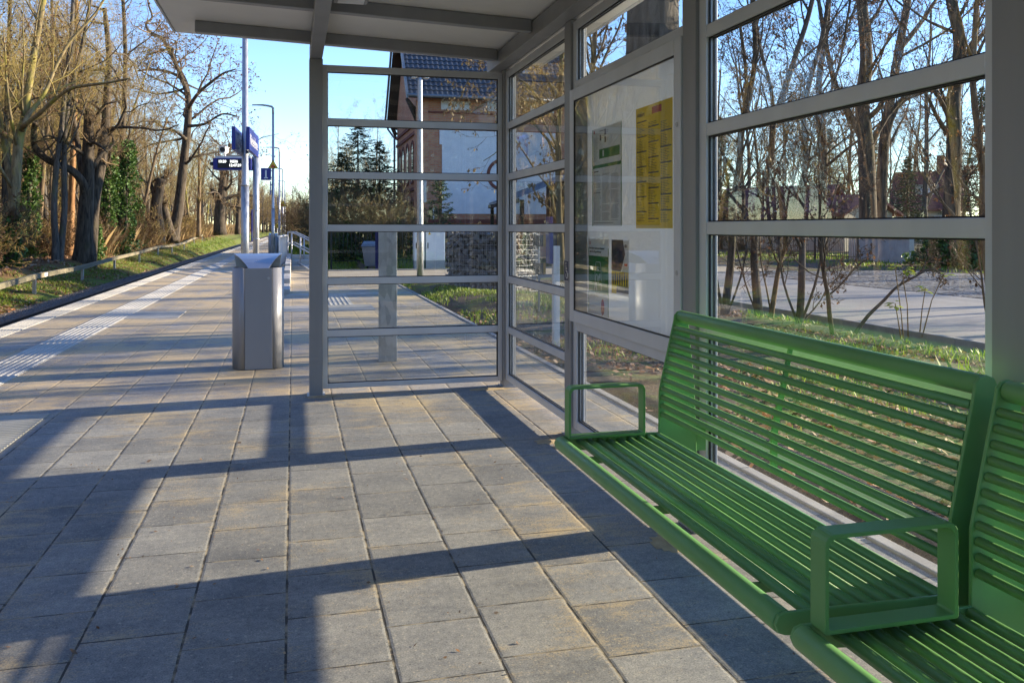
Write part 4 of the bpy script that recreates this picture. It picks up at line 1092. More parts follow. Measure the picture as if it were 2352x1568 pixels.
def archwin(y0, y1, z0, z1):
    m = MB(); n = 8; yc, r = (y0 + y1) / 2, (y1 - y0) / 2
    P = [(5.175, y0, z0), (5.175, y1, z0)] + [(5.175, yc + r * math.cos(PI * i / n), z1 + r * math.sin(PI * i / n)) for i in range(n + 1)]
    m.prism(P, (.02, 0, 0)); w_ = m.build('window', MT['winglass'], st)
    m = MB(); P2 = [(5.15, yc + (r + .12) * math.cos(PI * i / n), z1 + (r + .12) * math.sin(PI * i / n)) for i in range(n + 1)]
    P1 = [(5.15, yc + (r + .001) * math.cos(PI * i / n), z1 + (r + .001) * math.sin(PI * i / n)) for i in range(n + 1)]
    for i in range(n): m.prism([P1[i], P2[i], P2[i + 1], P1[i + 1]], (.045, 0, 0))
    m.box((5.14, y0 - .1, z0 - .12), (5.195, y1 + .1, z0 - .002)); m.build('window_surround', MT['brickred'], w_)
for y0 in (38.2, 39.9, 41.5, 42.9):
    archwin(y0, y0 + .62, 3.35, 4.75); archwin(y0, y0 + .62, .8, 2.2)
for x0, x1, z0, z1 in ((5.7, 6.05, .6, 2.1),):
    m = MB(); m.box((x0, 36.82, z0), (x1, 36.846, z1)); w_ = m.build('window', MT['winglass'], st)
    m = MB(); m.box((x0 - .06, 36.80, z0 - .08), (x1 + .06, 36.8465, z0 - .001)); m.box(((x0 + x1) / 2 - .025, 36.812, z0 + .001), ((x0 + x1) / 2 + .025, 36.8195, z1)); m.build('window_frame', MT['white'], w_)
# low open shed
sh = thing('open_shed', 'low timber shed with shiny ribbed lean-to roof in front of the station building', 'shed', (0, 0, 0))
m = MB()
vs, fs = [], []; n = 60
for j in range(2):
    for i in range(n + 1):
        y_ = 26.8 + 8.0 * i / n; x_ = (7.05 + .10 * (y_ - 26.8)) + 2.6 * j; z_ = 2.22 + 1.05 * j + (.05 if i % 2 else 0)
        vs.append((x_, y_, z_))
fs = [(i, i + 1, n + 2 + i, n + 1 + i) for i in range(n)]
m.add(vs, fs); m.build('roof', MT['zinc'], sh)
m = MB(); m.prism([(7.03, 26.8, 2.05), (7.06, 26.8, 2.05), (7.06, 26.8, 2.2), (7.03, 26.8, 2.2)], (.8, 8, 0)); m.build('fascia', MT['darkwood'], sh)
for k in range(4):
    m = MB(); y_ = 27 + 2.55 * k; x_ = 7.12 + .10 * (y_ - 26.8); m.box((x_, y_ - .06, -.1), (x_ + .12, y_ + .06, 2.16)); m.build('post', MT['darkwood'], sh)
m = MB(); m.prism([(9.5, 26.9, 0), (9.6, 26.9, 0), (9.6, 26.9, 3.1), (9.5, 26.9, 3.1)], (.8, 7.8, 0)); m.build('back_wall', MT['darkwood'], sh)
# cabinets, container, stone cage, fences
MT['cab'] = simple('pale_blue_cabinet', (.66, .72, .76), (.60, .66, .70), 2, .5, 0)
MT['plinth'] = simple('cabinet_plinth', (.30, .34, .37), None, 2, .6)
def cabinet(x0, x1, y, h, label, sign):
    c = thing('utility_cabinet', label, 'cabinet', ((x0 + x1) / 2, y, 0), 0, 'pale blue utility cabinets')
    w = (x1 - x0) / 2
    m = MB(); m.box((-w, 0, .25), (w, .34, h)); m.build('cabinet_body', MT['cab'], c, .006)
    m = MB(); m.box((-w + .005, .004, -.05), (w - .005, .33, .249)); m.build('plinth', MT['plinth'], c)
    m = MB(); m.box((-w - .012, -.012, h + .0005), (w + .012, .35, h + .035)); m.build('lid', MT['cab'], c, .008)
    m = MB(); m.box((-w + .02, -.008, .28), (w - .02, -.0005, h - .02)); d_ = m.build('door', MT['cab'], c, .003)
    m = MB(); m.box((-w + .045, -.02, h * .52), (-w + .07, -.0085, h * .66)); m.build('handle', MT['black'], d_)
    if sign:
        m = MB(); s = .05; m.prism([(-.19 - s, -.0115, h - .16), (-.19 + s, -.0115, h - .16), (-.19, -.0115, h - .16 + 1.7 * s)], (0, .0028, 0), 0)
        m.box((-.194, -.0125, h - .15), (-.186, -.0116, h - .115), 1); m.build('warning_label', [MT['yellow'], MT['black']], d_)
cabinet(3.56, 3.86, 26.0, 1.20, 'narrow pale blue utility cabinet next to the slim mast', False)
cabinet(3.93, 4.52, 26.1, 1.20, 'wide pale blue utility cabinet with a yellow warning triangle on its door', True)
MT['wbin'] = simple('blue_grey_plastic', (.13, .15, .19), (.11, .13, .165), 2, .5)
wb = thing('wheeled_bin', 'blue-grey wheeled waste container with sloping lid beside the iron fence', 'waste container', (2.55, 26.6, 0), rad(-10))
m = MB(); m.add([(-.40, -.28, .08), (.40, -.28, .08), (.40, .28, .08), (-.40, .28, .08), (-.49, -.35, .68), (.49, -.35, .68), (.49, .35, .68), (-.49, .35, .68)], [(3, 2, 1, 0), (0, 1, 5, 4), (1, 2, 6, 5), (2, 3, 7, 6), (3, 0, 4, 7), (4, 5, 6, 7)]); m.build('container_body', MT['wbin'], wb, .02)
m = MB(); m.add([(-.52, -.38, .682), (.52, -.38, .682), (.52, .38, .70), (-.52, .38, .70), (-.48, -.30, .76), (.48, -.30, .76), (.50, .36, .84), (-.50, .36, .84)], [(3, 2, 1, 0), (0, 1, 5, 4), (1, 2, 6, 5), (2, 3, 7, 6), (3, 0, 4, 7), (4, 5, 6, 7)]); m.build('lid', MT['wbin'], wb, .02)
for x in (-.36, .36):
    m = MB(); m.tube([(x - .025, .22, .09), (x + .025, .22, .09)], .09, 14); m.build('wheel', MT['black'], wb)
ga = thing('gabion', 'waist-high wire cage filled with grey quarry stones on the lawn', 'gabion', (3.98, 16.0, 0))
C0, A1, A2, GH = Vector((0, 0, 0)), Vector((-.95, 1.38, 0)), Vector((.78, .56, 0)), 1.22
m = MB()
LA, LB = A1.length, A2.length; e1, e2 = A1.normalized(), A2.normalized()
def rock(mb, c, s):
    M_ = Matrix.Rotation(R.uniform(0, 6), 3, Vector((R.uniform(-1, 1), R.uniform(-1, 1), R.uniform(-1, 1))).normalized())
    P = []
    for sx in (-1, 1):
        for sy in (-1, 1):
            for sz in (-1, 1): P.append(M_ @ Vector((sx * s * R.uniform(.6, 1), sy * s * R.uniform(.45, .85), sz * s * R.uniform(.5, .9))) + c)
    mb.add([tuple(p) for p in P], [(0, 1, 3, 2), (4, 6, 7, 5), (0, 4, 5, 1), (2, 3, 7, 6), (0, 2, 6, 4), (1, 5, 7, 3)])
for k in range(900):
    f = R.random(); z = R.uniform(.0, GH - .05)
    if f < .50: c = e1 * R.uniform(0, LA) + e2 * R.uniform(.02, .08)
    elif f < .84: c = e2 * R.uniform(0, LB) + e1 * R.uniform(.02, .08)
    else: c = e1 * R.uniform(0, LA) + e2 * R.uniform(0, LB); z = R.uniform(GH - .09, GH - .03)
    rock(m, c + Vector((0, 0, z)), R.uniform(.030, .062))
MT['quarry'] = leafmat('quarry_stones', [(.10, .10, .105), (.26, .255, .25), (.17, .165, .165), (.36, .35, .33)], .85, 0)
sf = m.build('stone_fill', MT['quarry'], ga)
m = MB(); q = [e1 * .06 + e2 * .06, e1 * (LA - .04) + e2 * .06, e1 * (LA - .04) + e2 * (LB - .04), e1 * .06 + e2 * (LB - .04)]
m.prism([tuple(v) for v in q], (0, 0, GH - .08)); m.build('stone_core', simple('stone_core', (.07, .068, .065), None, 20, .95), sf)
m = MB(); o1, o2 = e1 * -.012, e2 * -.012
nA = int(LA / .1)
for i in range(nA + 1): p = e1 * (LA * i / nA) - e2 * .03; m.tube([p, p + Vector((0, 0, GH))], .003, 4, cap=False)
for i in range(10): p = e2 * (LB * i / 9) - e1 * .03; m.tube([p, p + Vector((0, 0, GH))], .003, 4, cap=False)
for i in range(13):
    z = Vector((0, 0, GH * i / 12)); m.tube([e1 * LA - e2 * .03 + z, -e2 * .03 + z], .003, 4, cap=False); m.tube([-e1 * .03 + z, e2 * LB - e1 * .03 + z], .003, 4, cap=False)
m.build('wire_cage', MT['galv'], ga)
MT['iron'] = simple('black_iron', (.03, .03, .032), None, 5, .55, .3)
def ironfence(a, b, h, label, step=.13):
    f = thing('iron_fence', label, 'fence', a); a, b = Vector(a), Vector(b); L = (b - a).length; d = (b - a) / L
    m = MB()
    for z in (.18, h - .12): m.tube([Vector((0, 0, z)), d * L + Vector((0, 0, z))], .016, 5)
    n = int(L / step)
    for k in range(n + 1): p = d * (L * k / n); m.tube([p + Vector((0, 0, .08)), p + Vector((0, 0, h))], [.009, .009], 4)
    m.build('bars', MT['iron'], f)
    n = max(1, int(L / 2.4))
    for k in range(n + 1):
        m = MB(); p = d * (L * k / n); m.box((p.x - .03, p.y - .03, -.2), (p.x + .03, p.y + .03, h + .06)); m.build('post', MT['iron'], f)
    return f
ironfence((1.2, 28.4, 0), (5.1, 28.9, 0), 1.25, 'dark iron bar fence in front of the bushes beside the station building')
ironfence((20.0, 27.4, 0), (20.0, 46, 0), 1.35, 'dark iron bar fence along the gardens beyond the cobbled strip')
gw = thing('garden_wall', 'pale low garden wall with post and mesh beyond the cobbled strip', 'wall', (0, 0, 0))
m = MB(); m.box((21.4, 26.4, -.2), (21.6, 29.9, .85)); m.build('wall_slab', MT['concrete'], gw); m = MB(); m.box((21.36, 26.4, .8505), (21.64, 29.9, .93)); m.build('coping', MT['edging'], gw)
for k in range(4):
    m = MB(); m.box((21.46, 26.5 + 1.1 * k, .931), (21.54, 26.58 + 1.1 * k, 1.5)); m.build('post', MT['galv'], gw)
# garden houses across the road
def _rooftile(name, a, b):
    t = NT(name); x, y, z = t.sep(t.obj())
    s = t.mth('FRACT', t.mth('MULTIPLY', z, 4.5)); s2 = t.mth('FRACT', t.mth('MULTIPLY', y, 4.0))
    c = t.mix(t.ramp(t.noise(t.obj(), 3, 5), [(.3, 0.0), (.7, 1.0)]), a, b)
    c = t.mix(t.ramp(s, [(0, .55), (.25, 0.0)]), c, (.03, .02, .025))
    return t.fin(c, .7, 0, t.bump(t.mth('ADD', s, s2), .7, .04), .3)
MT['rooftile'] = _rooftile('purple_red_tiles', (.13, .055, .062), (.175, .075, .075))
MT['roofred'] = _rooftile('faded_red_tiles', (.19, .075, .062), (.25, .10, .08))
MT['render_cream'] = simple('cream_render', (.52, .47, .36), (.44, .40, .31), 2, .9, coord='pos')
def house(loc, rz, w, d, hw, hr, wallm, roofm, label, chim=True, dorm=False):
    h = thing('garden_house', label, 'house', loc, rz)
    m = MB(); m.prism([(-w / 2, -d / 2, -.3), (-w / 2, d / 2, -.3), (-w / 2, d / 2, hw), (-w / 2, 0, hw + hr - .15), (-w / 2, -d / 2, hw)], (w, 0, 0)); m.build('wall', wallm, h)
    m = MB()
    for s in (1, -1):
        y0 = s * (d / 2 + .45); z0 = hw - .45 * hr / (d / 2)
        m.prism([(-w / 2 - .4, y0, z0), (-w / 2 - .4, 0, hw + hr), (-w / 2 - .4, 0, hw + hr + .16), (-w / 2 - .4, y0, z0 + .16)], (w + .8, 0, 0))
    r_ = m.build('roof', roofm, h)
    if chim:
        m = MB(); m.box((w * .12, -.3, hw + hr * .5), (w * .12 + .6, .3, hw + hr + 1.5)); m.build('chimney', MT['brickred'], r_)
    if dorm:
        m = MB(); m.box((-.9, -d * .36, hw + .1), (.9, -d * .1, hw + hr * .62)); m.build('dormer', wallm, r_)
        m = MB(); m.box((-.55, -d * .36 - .03, hw + .35), (.55, -d * .36 - .001, hw + hr * .5)); m.build('dormer_window', MT['white'], r_)
    k = max(2, int(w / 2.6))
    for i in range(k):
        x = -w / 2 + w * (i + .5) / k
        m = MB(); m.box((x - .5, -d / 2 - .012, .9), (x + .5, -d / 2 - .001, 2.2)); wi = m.build('window', MT['winglass'], h)
        m = MB()
        m.box((x - .56, -d / 2 - .03, .82), (x + .56, -d / 2 - .013, .9)); m.box((x - .56, -d / 2 - .03, 2.2), (x + .56, -d / 2 - .013, 2.27)); m.box((x - .03, -d / 2 - .03, .901), (x + .03, -d / 2 - .013, 2.199)); m.build('window_frame', MT['white'], wi)
    for s_ in (-1, 1):
        m = MB(); m.box((s_ * w / 2 - .01 if s_ < 0 else w / 2 + .001, -.5, 1.0), (-w / 2 - .001 if s_ < 0 else w / 2 + .012, .5, 2.2)); m.build('window', MT['winglass'], h)
p = at(1790, 524, 54); house((p.x, p.y, 0), rad(-62), 7, 5.5, 1.7, 2.0, MT['render_cream'], MT['rooftile'], 'low garden house with a broad purple-red tiled roof behind the iron fence', False)
p = at(1925, 524, 50); house((p.x, p.y, 0), rad(-75), 4.2, 4, 2.1, .9, MT['render_cream'], MT['roofred'], 'small cream garden house with shallow roof behind the thick tree', False)
p = at(2135, 524, 76); house((p.x, p.y, 0), rad(-48), 5, 5, 3.2, 2.9, MT['render_cream'], MT['roofred'], 'taller house with steep faded red roof, white dormer and brick chimney', True, True)
# ================================================================== trees
CFG = {
 'wood':  dict(n=(11, 7, 6, 5), rat=(.42, .50, .52, .55), ang=(32, 62), wig=(.10, .20, .26, .3, .34), up=(.05, .16, .12, .08, .04), seg=(8, 5, 4, 3, 2), rr=.37, tip=.2),
 'gnarl': dict(n=(11, 8, 6, 5), rat=(.50, .55, .55, .55), ang=(40, 80), wig=(.16, .42, .45, .48, .5), up=(.05, .05, .03, .02, .0), seg=(8, 6, 5, 4, 3), rr=.43, tip=.25),
 'hazel': dict(n=(13, 7, 5, 3), rat=(.34, .48, .5, .55), ang=(25, 60), wig=(.07, .18, .25, .3, .3), up=(.03, .10, .06, .0, -.05), seg=(9, 5, 4, 3, 2), rr=.45, tip=.22),
 'bush':  dict(n=(5, 5, 4), rat=(.55, .55, .6), ang=(20, 60), wig=(.18, .25, .3, .34), up=(.02, .06, .04, 0), seg=(5, 4, 3, 2), rr=.6, tip=.35),
 'light': dict(n=(12, 7, 6), rat=(.42, .52, .55), ang=(30, 62), wig=(.10, .2, .28, .3), up=(.05, .15, .1, .05), seg=(6, 4, 3, 2), rr=.5, tip=.3),
}
SIDES = (10, 6, 4, 3, 3)
class Tree:
    def __init__(s, cfg, seed, leafp=0.0, leafsize=(.03, .06), hang=False, minr=.005):
        s.c = CFG[cfg]; s.r = random.Random(seed); s.T = MB(); s.C = MB(); s.leaf = []; s.lp = leafp; s.ls = leafsize; s.hang = hang; s.minr = minr
        s.max = len(s.c['n'])
    def rv(s): return Vector((s.r.gauss(0, 1), s.r.gauss(0, 1), s.r.gauss(0, 1)))
    def path(s, p, d, L, lvl):
        n = s.c['seg'][lvl]; pts = [p]; d = d.normalized()
        for i in range(n):
            d = (d + s.rv() * s.c['wig'][lvl] * .6 + Vector((0, 0, s.c['up'][lvl]))).normalized()
            pts.append(pts[-1] + d * (L / n))
        return pts
    def limb(s, pts, rs, lvl, L=None, f0=None, nmul=1.0):
        mb = s.T if lvl <= 1 else s.C
        mb.tube(pts, rs, SIDES[lvl], 0, lvl < 2)
        if L is None: L = sum((b - a).length for a, b in zip(pts[:-1], pts[1:]))
        if lvl >= s.max:
            if s.lp and s.r.random() < s.lp:
                for _ in range(s.r.randint(1, 3)):
                    q = pts[0].lerp(pts[-1], s.r.random()); s.leaf.append((q, s.r.uniform(*s.ls)))
            return
        k = len(pts) - 1; n = max(1, int(s.c['n'][lvl] * nmul + s.r.random()))
        lo = f0 if f0 is not None else (.30 if lvl == 0 else .16)
        for i in range(n):
            f = lo + (1 - lo) * (i + s.r.random()) / n
            j = min(k - 1, int(f * k)); g = f * k - j
            p = pts[j].lerp(pts[j + 1], g); r = rs[j] * (1 - g) + rs[j + 1] * g
            d = (pts[j + 1] - pts[j]).normalized()
            ax = d.cross(s.rv()).normalized()
            a = rad(s.r.uniform(*s.c['ang']))
            nd = Quaternion(ax, a) @ d
            nl = L * s.c['rat'][lvl] * s.r.uniform(.65, 1.2) * (1.15 - .55 * f)
            nr = max(s.minr, min(r * .8, r * s.c['rr'] * s.r.uniform(.7, 1.25)))
            q = s.path(p, nd, nl, lvl + 1); m_ = len(q) - 1
            s.limb(q, [max(s.minr * .8, nr * (1 - (1 - s.c['tip']) * t / m_)) for t in range(m_ + 1)], lvl + 1, nl)
    def stem(s, p, d, L, r, f0=None, nmul=1.0, tip=None):
        q = s.path(Vector(p), Vector(d), L, 0); m_ = len(q) - 1; tp = tip or s.c['tip']
        rs = [r * (1 - (1 - tp) * t / m_) for t in range(m_ + 1)]; rs[0] *= 1.25
        s.limb(q, rs, 0, L, f0, nmul)
    def leafmesh(s):
        n = len(s.leaf); rs_ = np.random.RandomState(n)
        c = np.array([tuple(p) for p, _ in s.leaf]); z = np.array([w for _, w in s.leaf])
        if s.hang:
            a = rs_.uniform(0, 2 * PI, n); u = np.stack([np.cos(a), np.sin(a), np.zeros(n)], 1) * (z * .38)[:, None]
            dn = np.stack([rs_.normal(0, .25, n), rs_.normal(0, .25, n), -np.ones(n)], 1) * z[:, None]
            return np.stack([c, c + dn * .5 + u, c + dn, c + dn * .5 - u], 1)
        nr = rs_.normal(0, 1, (n, 3)); nr /= np.linalg.norm(nr, axis=1)[:, None]
        u = np.cross(nr, rs_.normal(0, 1, (n, 3))); u /= np.linalg.norm(u, axis=1)[:, None]; v = np.cross(nr, u)
        z = z[:, None]
        return np.stack([c - u * z, c + v * z * .5, c + u * z, c - v * z * .5], 1)
    def make(s, label, bark, twig, leafm=None, loc=(0, 0, 0), rz=0, group=None, name='bare_tree', cat='tree', crown='crown'):
        t = thing(name, label, cat, loc, rz, group)
        s.T.build('trunk', MT[bark], t)
        if s.C.v: s.C.build(crown, MT[twig], t)
        if s.leaf and leafm:
            o = stuff_mesh('leaves', s.leafmesh(), 4, MT[leafm]); o.parent = t
        return t
def place(src, x, y, rz, sc_, label=None, z=None):
    c = copy_tree(src); c.location = (x, y, height(x, y) - .05 if z is None else z); c.rotation_euler = (R.uniform(-.04, .04), R.uniform(-.04, .04), rz)
    c.scale = (sc_ * R.uniform(.9, 1.1), sc_ * R.uniform(.9, 1.1), sc_)
    if label: c['label'] = label
    return c
def stems_px(tr, pl, t, r0, r1, dt=0.0, f0=.2, nmul=1.0, lvl=0):
    pts = [at(x, y, t + dt * i / max(1, len(pl) - 1)) for i, (x, y) in enumerate(pl)]
    # smooth the sighted line
    sm = []
    for i in range(len(pts) - 1):
        p0, p1, p2, p3 = pts[max(0, i - 1)], pts[i], pts[i + 1], pts[min(len(pts) - 1, i + 2)]
        for k in range(3):
            u = k / 3; sm.append(.5 * ((2 * p1) + (p2 - p0) * u + (2 * p0 - 5 * p1 + 4 * p2 - p3) * u * u + (3 * p1 - p0 - 3 * p2 + p3) * u ** 3))
    sm.append(pts[-1]); n = len(sm)
    rs_ = [r0 + (r1 - r0) * (i / (n - 1)) ** .8 for i in range(n)]
    tr.limb(sm, rs_, lvl, None, f0, nmul)

# ---- named trees of the left-hand wood -------------------------------------------------
t = Tree('wood', 21, .25, (.04, .08))
stems_px(t, [(14, 660), (22, 600), (28, 500), (37, 400), (43, 320), (55, 280), (66, 200), (82, 100), (100, 0), (118, -120)], 33, .27, .09, 2, .25, 1.3)
stems_px(t, [(52, 292), (90, 262), (130, 226), (165, 203), (205, 196), (250, 190), (300, 180)], 33.3, .11, .03, -3, .3, .8, 1)
stems_px(t, [(50, 300), (66, 262), (100, 220), (130, 150), (165, 90), (220, 30), (260, -40)], 33.5, .12, .04, 3, .2, 1.0, 1)
stems_px(t, [(30, 470), (10, 330), (-20, 200), (-40, 60)], 33.5, .16, .06, 2, .2, .8, 1)
t.make('leaning mossy tree with long yellow-lichened limbs and ivy at its foot', 'bark_moss', 'twig_gold', 'dryleaf')
t = Tree('gnarl', 22, .0)
stems_px(t, [(184, 612), (193, 560), (196, 500), (200, 435), (202, 371), (203, 320), (204, 263)], 39.5, .44, .20, 0, .6, .6)
stems_px(t, [(202, 612), (208, 540), (216, 455), (233, 371), (241, 304), (247, 202), (250, 120), (240, 20)], 39.6, .38, .10, 2, .45, .9)
stems_px(t, [(198, 470), (196, 435), (182, 408), (159, 388), (111, 368), (80, 337), (78, 300), (82, 280)], 39.6, .24, .12, -2, .5, .7, 1)
stems_px(t, [(195, 480), (180, 340), (165, 250), (150, 150), (120, 40)], 39.8, .18, .06, 3, .4, 1.2, 1)
t.make('massive dark double-trunked tree with a broken fork and a curved side limb', 'bark_dark', 'twig_brown')
t = Tree('gnarl', 23, .35, (.06, .12))
stems_px(t, [(398, 556), (402, 520), (410, 480), (420, 390), (430, 300), (433, 240), (425, 190), (405, 150), (390, 110)], 68, .50, .15, 2, .35, 1.5)
stems_px(t, [(432, 250), (455, 215), (490, 185), (515, 168), (540, 160)], 68, .17, .05, -3, .2, 1.5, 1)
stems_px(t, [(430, 215), (415, 180), (385, 165), (350, 160), (312, 164)], 68, .19, .06, 3, .2, 1.5, 1)
stems_px(t, [(420, 185), (395, 125), (398, 112), (365, 118), (335, 128)], 68, .18, .06, 0, .2, 1.4, 1)
stems_px(t, [(405, 150), (375, 92), (345, 75), (335, 55), (350, 40), (340, 5), (345, -40)], 68, .16, .06, 3, .2, 1.5, 1)
stems_px(t, [(432, 290), (470, 285), (510, 262), (545, 268)], 68, .14, .05, -3, .2, 1.5, 1)
stems_px(t, [(428, 320), (400, 300), (370, 290), (345, 270)], 68, .14, .05, -3, .2, 1.5, 1)
t.make('gnarled old tree with twisting crown outlined against the sky beside the lamp post', 'bark_dark', 'twig_brown', 'dryleaf')
t = Tree('gnarl', 24)
stems_px(t, [(364, 558), (362, 520), (358, 480), (364, 440), (371, 410)], 64, .52, .34, 0, .8, .4)
stems_px(t, [(362, 480), (352, 440), (345, 420)], 64, .22, .14, 0, .8, .3, 1)
t.make('broken-off thick dark stub of a tree with bulging bark', 'bark_dark', 'twig_brown')
t = Tree('gnarl', 25)
stems_px(t, [(398, 556), (388, 525), (380, 492), (374, 472)], 67, .42, .26, 0, .8, .3)
t.make('short hollow side trunk leaning against the gnarled old tree', 'bark_dark', 'twig_brown')
t = Tree('gnarl', 26)
stems_px(t, [(506, 540), (504, 500), (508, 455), (512, 420), (516, 380), (530, 330)], 95, .75, .2, 0, .3, 1.6)
stems_px(t, [(506, 490), (495, 455), (484, 432)], 95, .3, .15, 0, .4, .6, 1)
t.make('stout burred tree with cut stumps of limbs near the far end of the barrier', 'bark_dark', 'twig_brown')
t = Tree('wood', 27)
stems_px(t, [(125, 618), (128, 560), (124, 480), (130, 380), (143, 280), (150, 200), (165, 60), (170, -80)], 37.5, .17, .07, 1, .4, 1.2)
t.make('slim grey-brown tree standing close in front of a twin stem', 'bark_grey', 'twig_gold')
t = Tree('wood', 28)
stems_px(t, [(137, 616), (141, 560), (148, 480), (147, 380), (150, 300), (160, 220), (190, 100), (215, -40)], 37.8, .16, .07, 1, .4, 1.2)
t.make('slim dark tree with a sinuous stem, the right one of the close pair', 'bark_grey', 'twig_brown')
t = Tree('wood', 29)
stems_px(t, [(160, 596), (162, 520), (165, 440), (168, 340), (172, 240), (175, 120), (176, -20)], 43, .20, .08, 0, .5, 1.0)
t.make('straight reddish pine trunk lit orange by the sun beside the double-trunked tree', 'bark_pine', 'twig_gold')
for k, (pl, tt, r0, lab) in enumerate((
    ([(88, 600), (92, 500), (100, 380), (112, 260), (120, 120), (118, -40)], 44, .16, 'thin upright tree behind the mossy leaning tree'),
    ([(0, 600), (10, 480), (12, 360), (16, 240), (20, 100), (25, -60)], 38, .17, 'dark upright tree at the very edge of the picture'),
    ([(320, 565), (330, 480), (345, 410), (362, 340), (385, 270)], 62, .16, 'thin slanting tree left of the broken stub'),
    ([(290, 575), (283, 480), (280, 380), (284, 260), (288, 120), (280, -40)], 52, .24, 'tall dark tree rising out of the ivy-clad pair'),
    ([(456, 545), (457, 480), (458, 400), (457, 330)], 82, .24, 'straight bare pole-like trunk between the gnarled and the burred tree'),
    ([(545, 538), (548, 470), (552, 400), (556, 350)], 105, .34, 'ivy-dark trunk just left of the name board lamp post'))):
    t = Tree('wood', 40 + k); stems_px(t, pl, tt, r0, r0 * .4, 1, .35, 1.2); t.make(lab, ('bark_brown', 'bark_dark')[k % 2], 'twig_gold' if k % 2 == 0 else 'twig_brown')

# ---- ivy-clad trunks ----------------------------------------------------------------
def ivy(pl, tt, r0, rad0, n, label, seed, ztop=1.0):
    rr = np.random.RandomState(seed)
    t_ = Tree('wood', seed); stems_px(t_, pl, tt, r0, r0 * .5, 0, .6, .6)
    o = t_.make(label, 'bark_dark', 'twig_brown', name='ivy_clad_tree')
    pts = [at(x, y, tt) for x, y in pl]; cs = []
    for _ in range(n):
        f = rr.uniform(0, ztop) * (len(pts) - 1); j = min(len(pts) - 2, int(f)); c = pts[j].lerp(pts[j + 1], f - j)
        a = rr.uniform(0, 2 * PI); z = c.z
        q = rad0 * (.75 + .35 * math.sin(3 * a + z * 2.1) * math.sin(z * 1.7 + a) + .2 * math.sin(5 * z + 2 * a) + .3 * max(0, math.sin(2.7 * z + 1.3) * math.sin(4 * a + z))) * (1 - .45 * (f / (len(pts) - 1)) ** 3) * math.sqrt(rr.uniform(.45, 1))
        cs.append((c.x + q * math.cos(a), c.y + q * math.sin(a), z + rr.uniform(-.1, .1)))
    nr = rr.normal(0, .6, (n, 3)); nr[:, 2] += .5; nr /= np.linalg.norm(nr, axis=1)[:, None]
    u = np.cross(nr, rr.normal(0, 1, (n, 3))); u /= np.linalg.norm(u, axis=1)[:, None]; v = np.cross(nr, u); z = (rr.uniform(.03, .12, n) * rr.uniform(.6, 1, n))[:, None]; c = np.array(cs)
    l = stuff_mesh('ivy', np.stack([c - u * z, c + v * z * .8, c + u * z, c - v * z * .8], 1), 4, MT['ivy']); l.parent = o
ivy([(240, 585), (243, 500), (246, 430), (250, 370), (252, 330)], 47, .26, .62, 5200, 'bright green ivy column on the left trunk of the ivy-clad pair', 61)
ivy([(276, 585), (280, 500), (284, 430), (288, 370), (290, 325)], 49, .32, .85, 7500, 'broad dark green ivy column right behind the bright one', 62)
ivy([(316, 570), (318, 520), (318, 470)], 58, .2, .55, 2200, 'short dark ivy stub right of the broad ivy column', 63)
ivy([(76, 612), (70, 540), (66, 470), (70, 400), (75, 340)], 41, .16, .55, 3400, 'loose dark ivy on a thin trunk behind the mossy tree', 64)
ivy([(22, 640), (26, 560), (32, 500)], 32.4, .20, .40, 1500, 'patchy ivy at the foot of the leaning mossy tree', 65)
ivy([(218, 602), (222, 560), (224, 520)], 42, .1, .34, 1200, 'small ivy clump at the foot of the double trunk', 66)

# ---- wood behind the track -------------------------------------------------------------
LW = 'bare slender tree among many in the golden wood beyond the track'
GW = 'bare trees of the wood beyond the track'
base = []
for k in range(4):
    t = Tree('wood', 70 + k, .06 if k % 2 else 0, (.05, .09)); H = (13, 15, 12, 14)[k]
    t.stem((0, 0, 0), (R.uniform(-.1, .1), R.uniform(-.1, .1), 1), H, (.15, .19, .13, .22)[k], .22)
    if k == 2: t.stem((.15, .1, 0), (.25, .1, 1), H * .8, .10, .25)
    if k == 3: t.stem((.1, 0, 1.5), (.3, -.1, 1), H * .75, .12, .25)
    base.append(t.make(LW, ('bark_brown', 'bark_moss', 'bark_brown', 'bark_grey')[k], ('twig_gold', 'twig_gold', 'twig_brown', 'twig_gold')[k], 'dryleaf', group=GW))
used = set()
def wood_spot():
    for _ in range(500):
        y = 32 + 110 * R.random() ** 1.15; x = -R.uniform(10.2, 12 + .26 * y)
        if x < -.36 * y - 3: continue
        px_, = (0,)
        if all((x - a) ** 2 + (y - b) ** 2 > 2.2 for a, b in used): used.add((x, y)); return x, y
    return x, y
for k in range(78):
    x, y = wood_spot(); b = base[k % 4]
    s_ = R.uniform(.7, 1.15) * (1.0 if x < -13 else .85)
    if k < 4: b.location = (x, y, height(x, y) - .05); b.scale = (s_, s_, s_)
    else: place(b, x, y, R.uniform(0, 6.3), s_)
for k in range(13): place(base[k % 4], -R.uniform(10.5, 20), -4 + 2.4 * k + R.random(), R.uniform(0, 6), R.uniform(.8, 1.15))     # seen in the panes as reflections
# trees lining the far track on the station side
GR = 'bare trees on the station side of the far track'
for k in range(14):
    y = 62 + 7.5 * k; x = R.uniform(1.6, 3.5) + .012 * y + (k % 3) * 1.8
    c = place(base[k % 4], x, y, R.uniform(0, 6), R.uniform(.45, .75), 'bare bushy tree on the station side of the far track', 0); c['group'] = GR
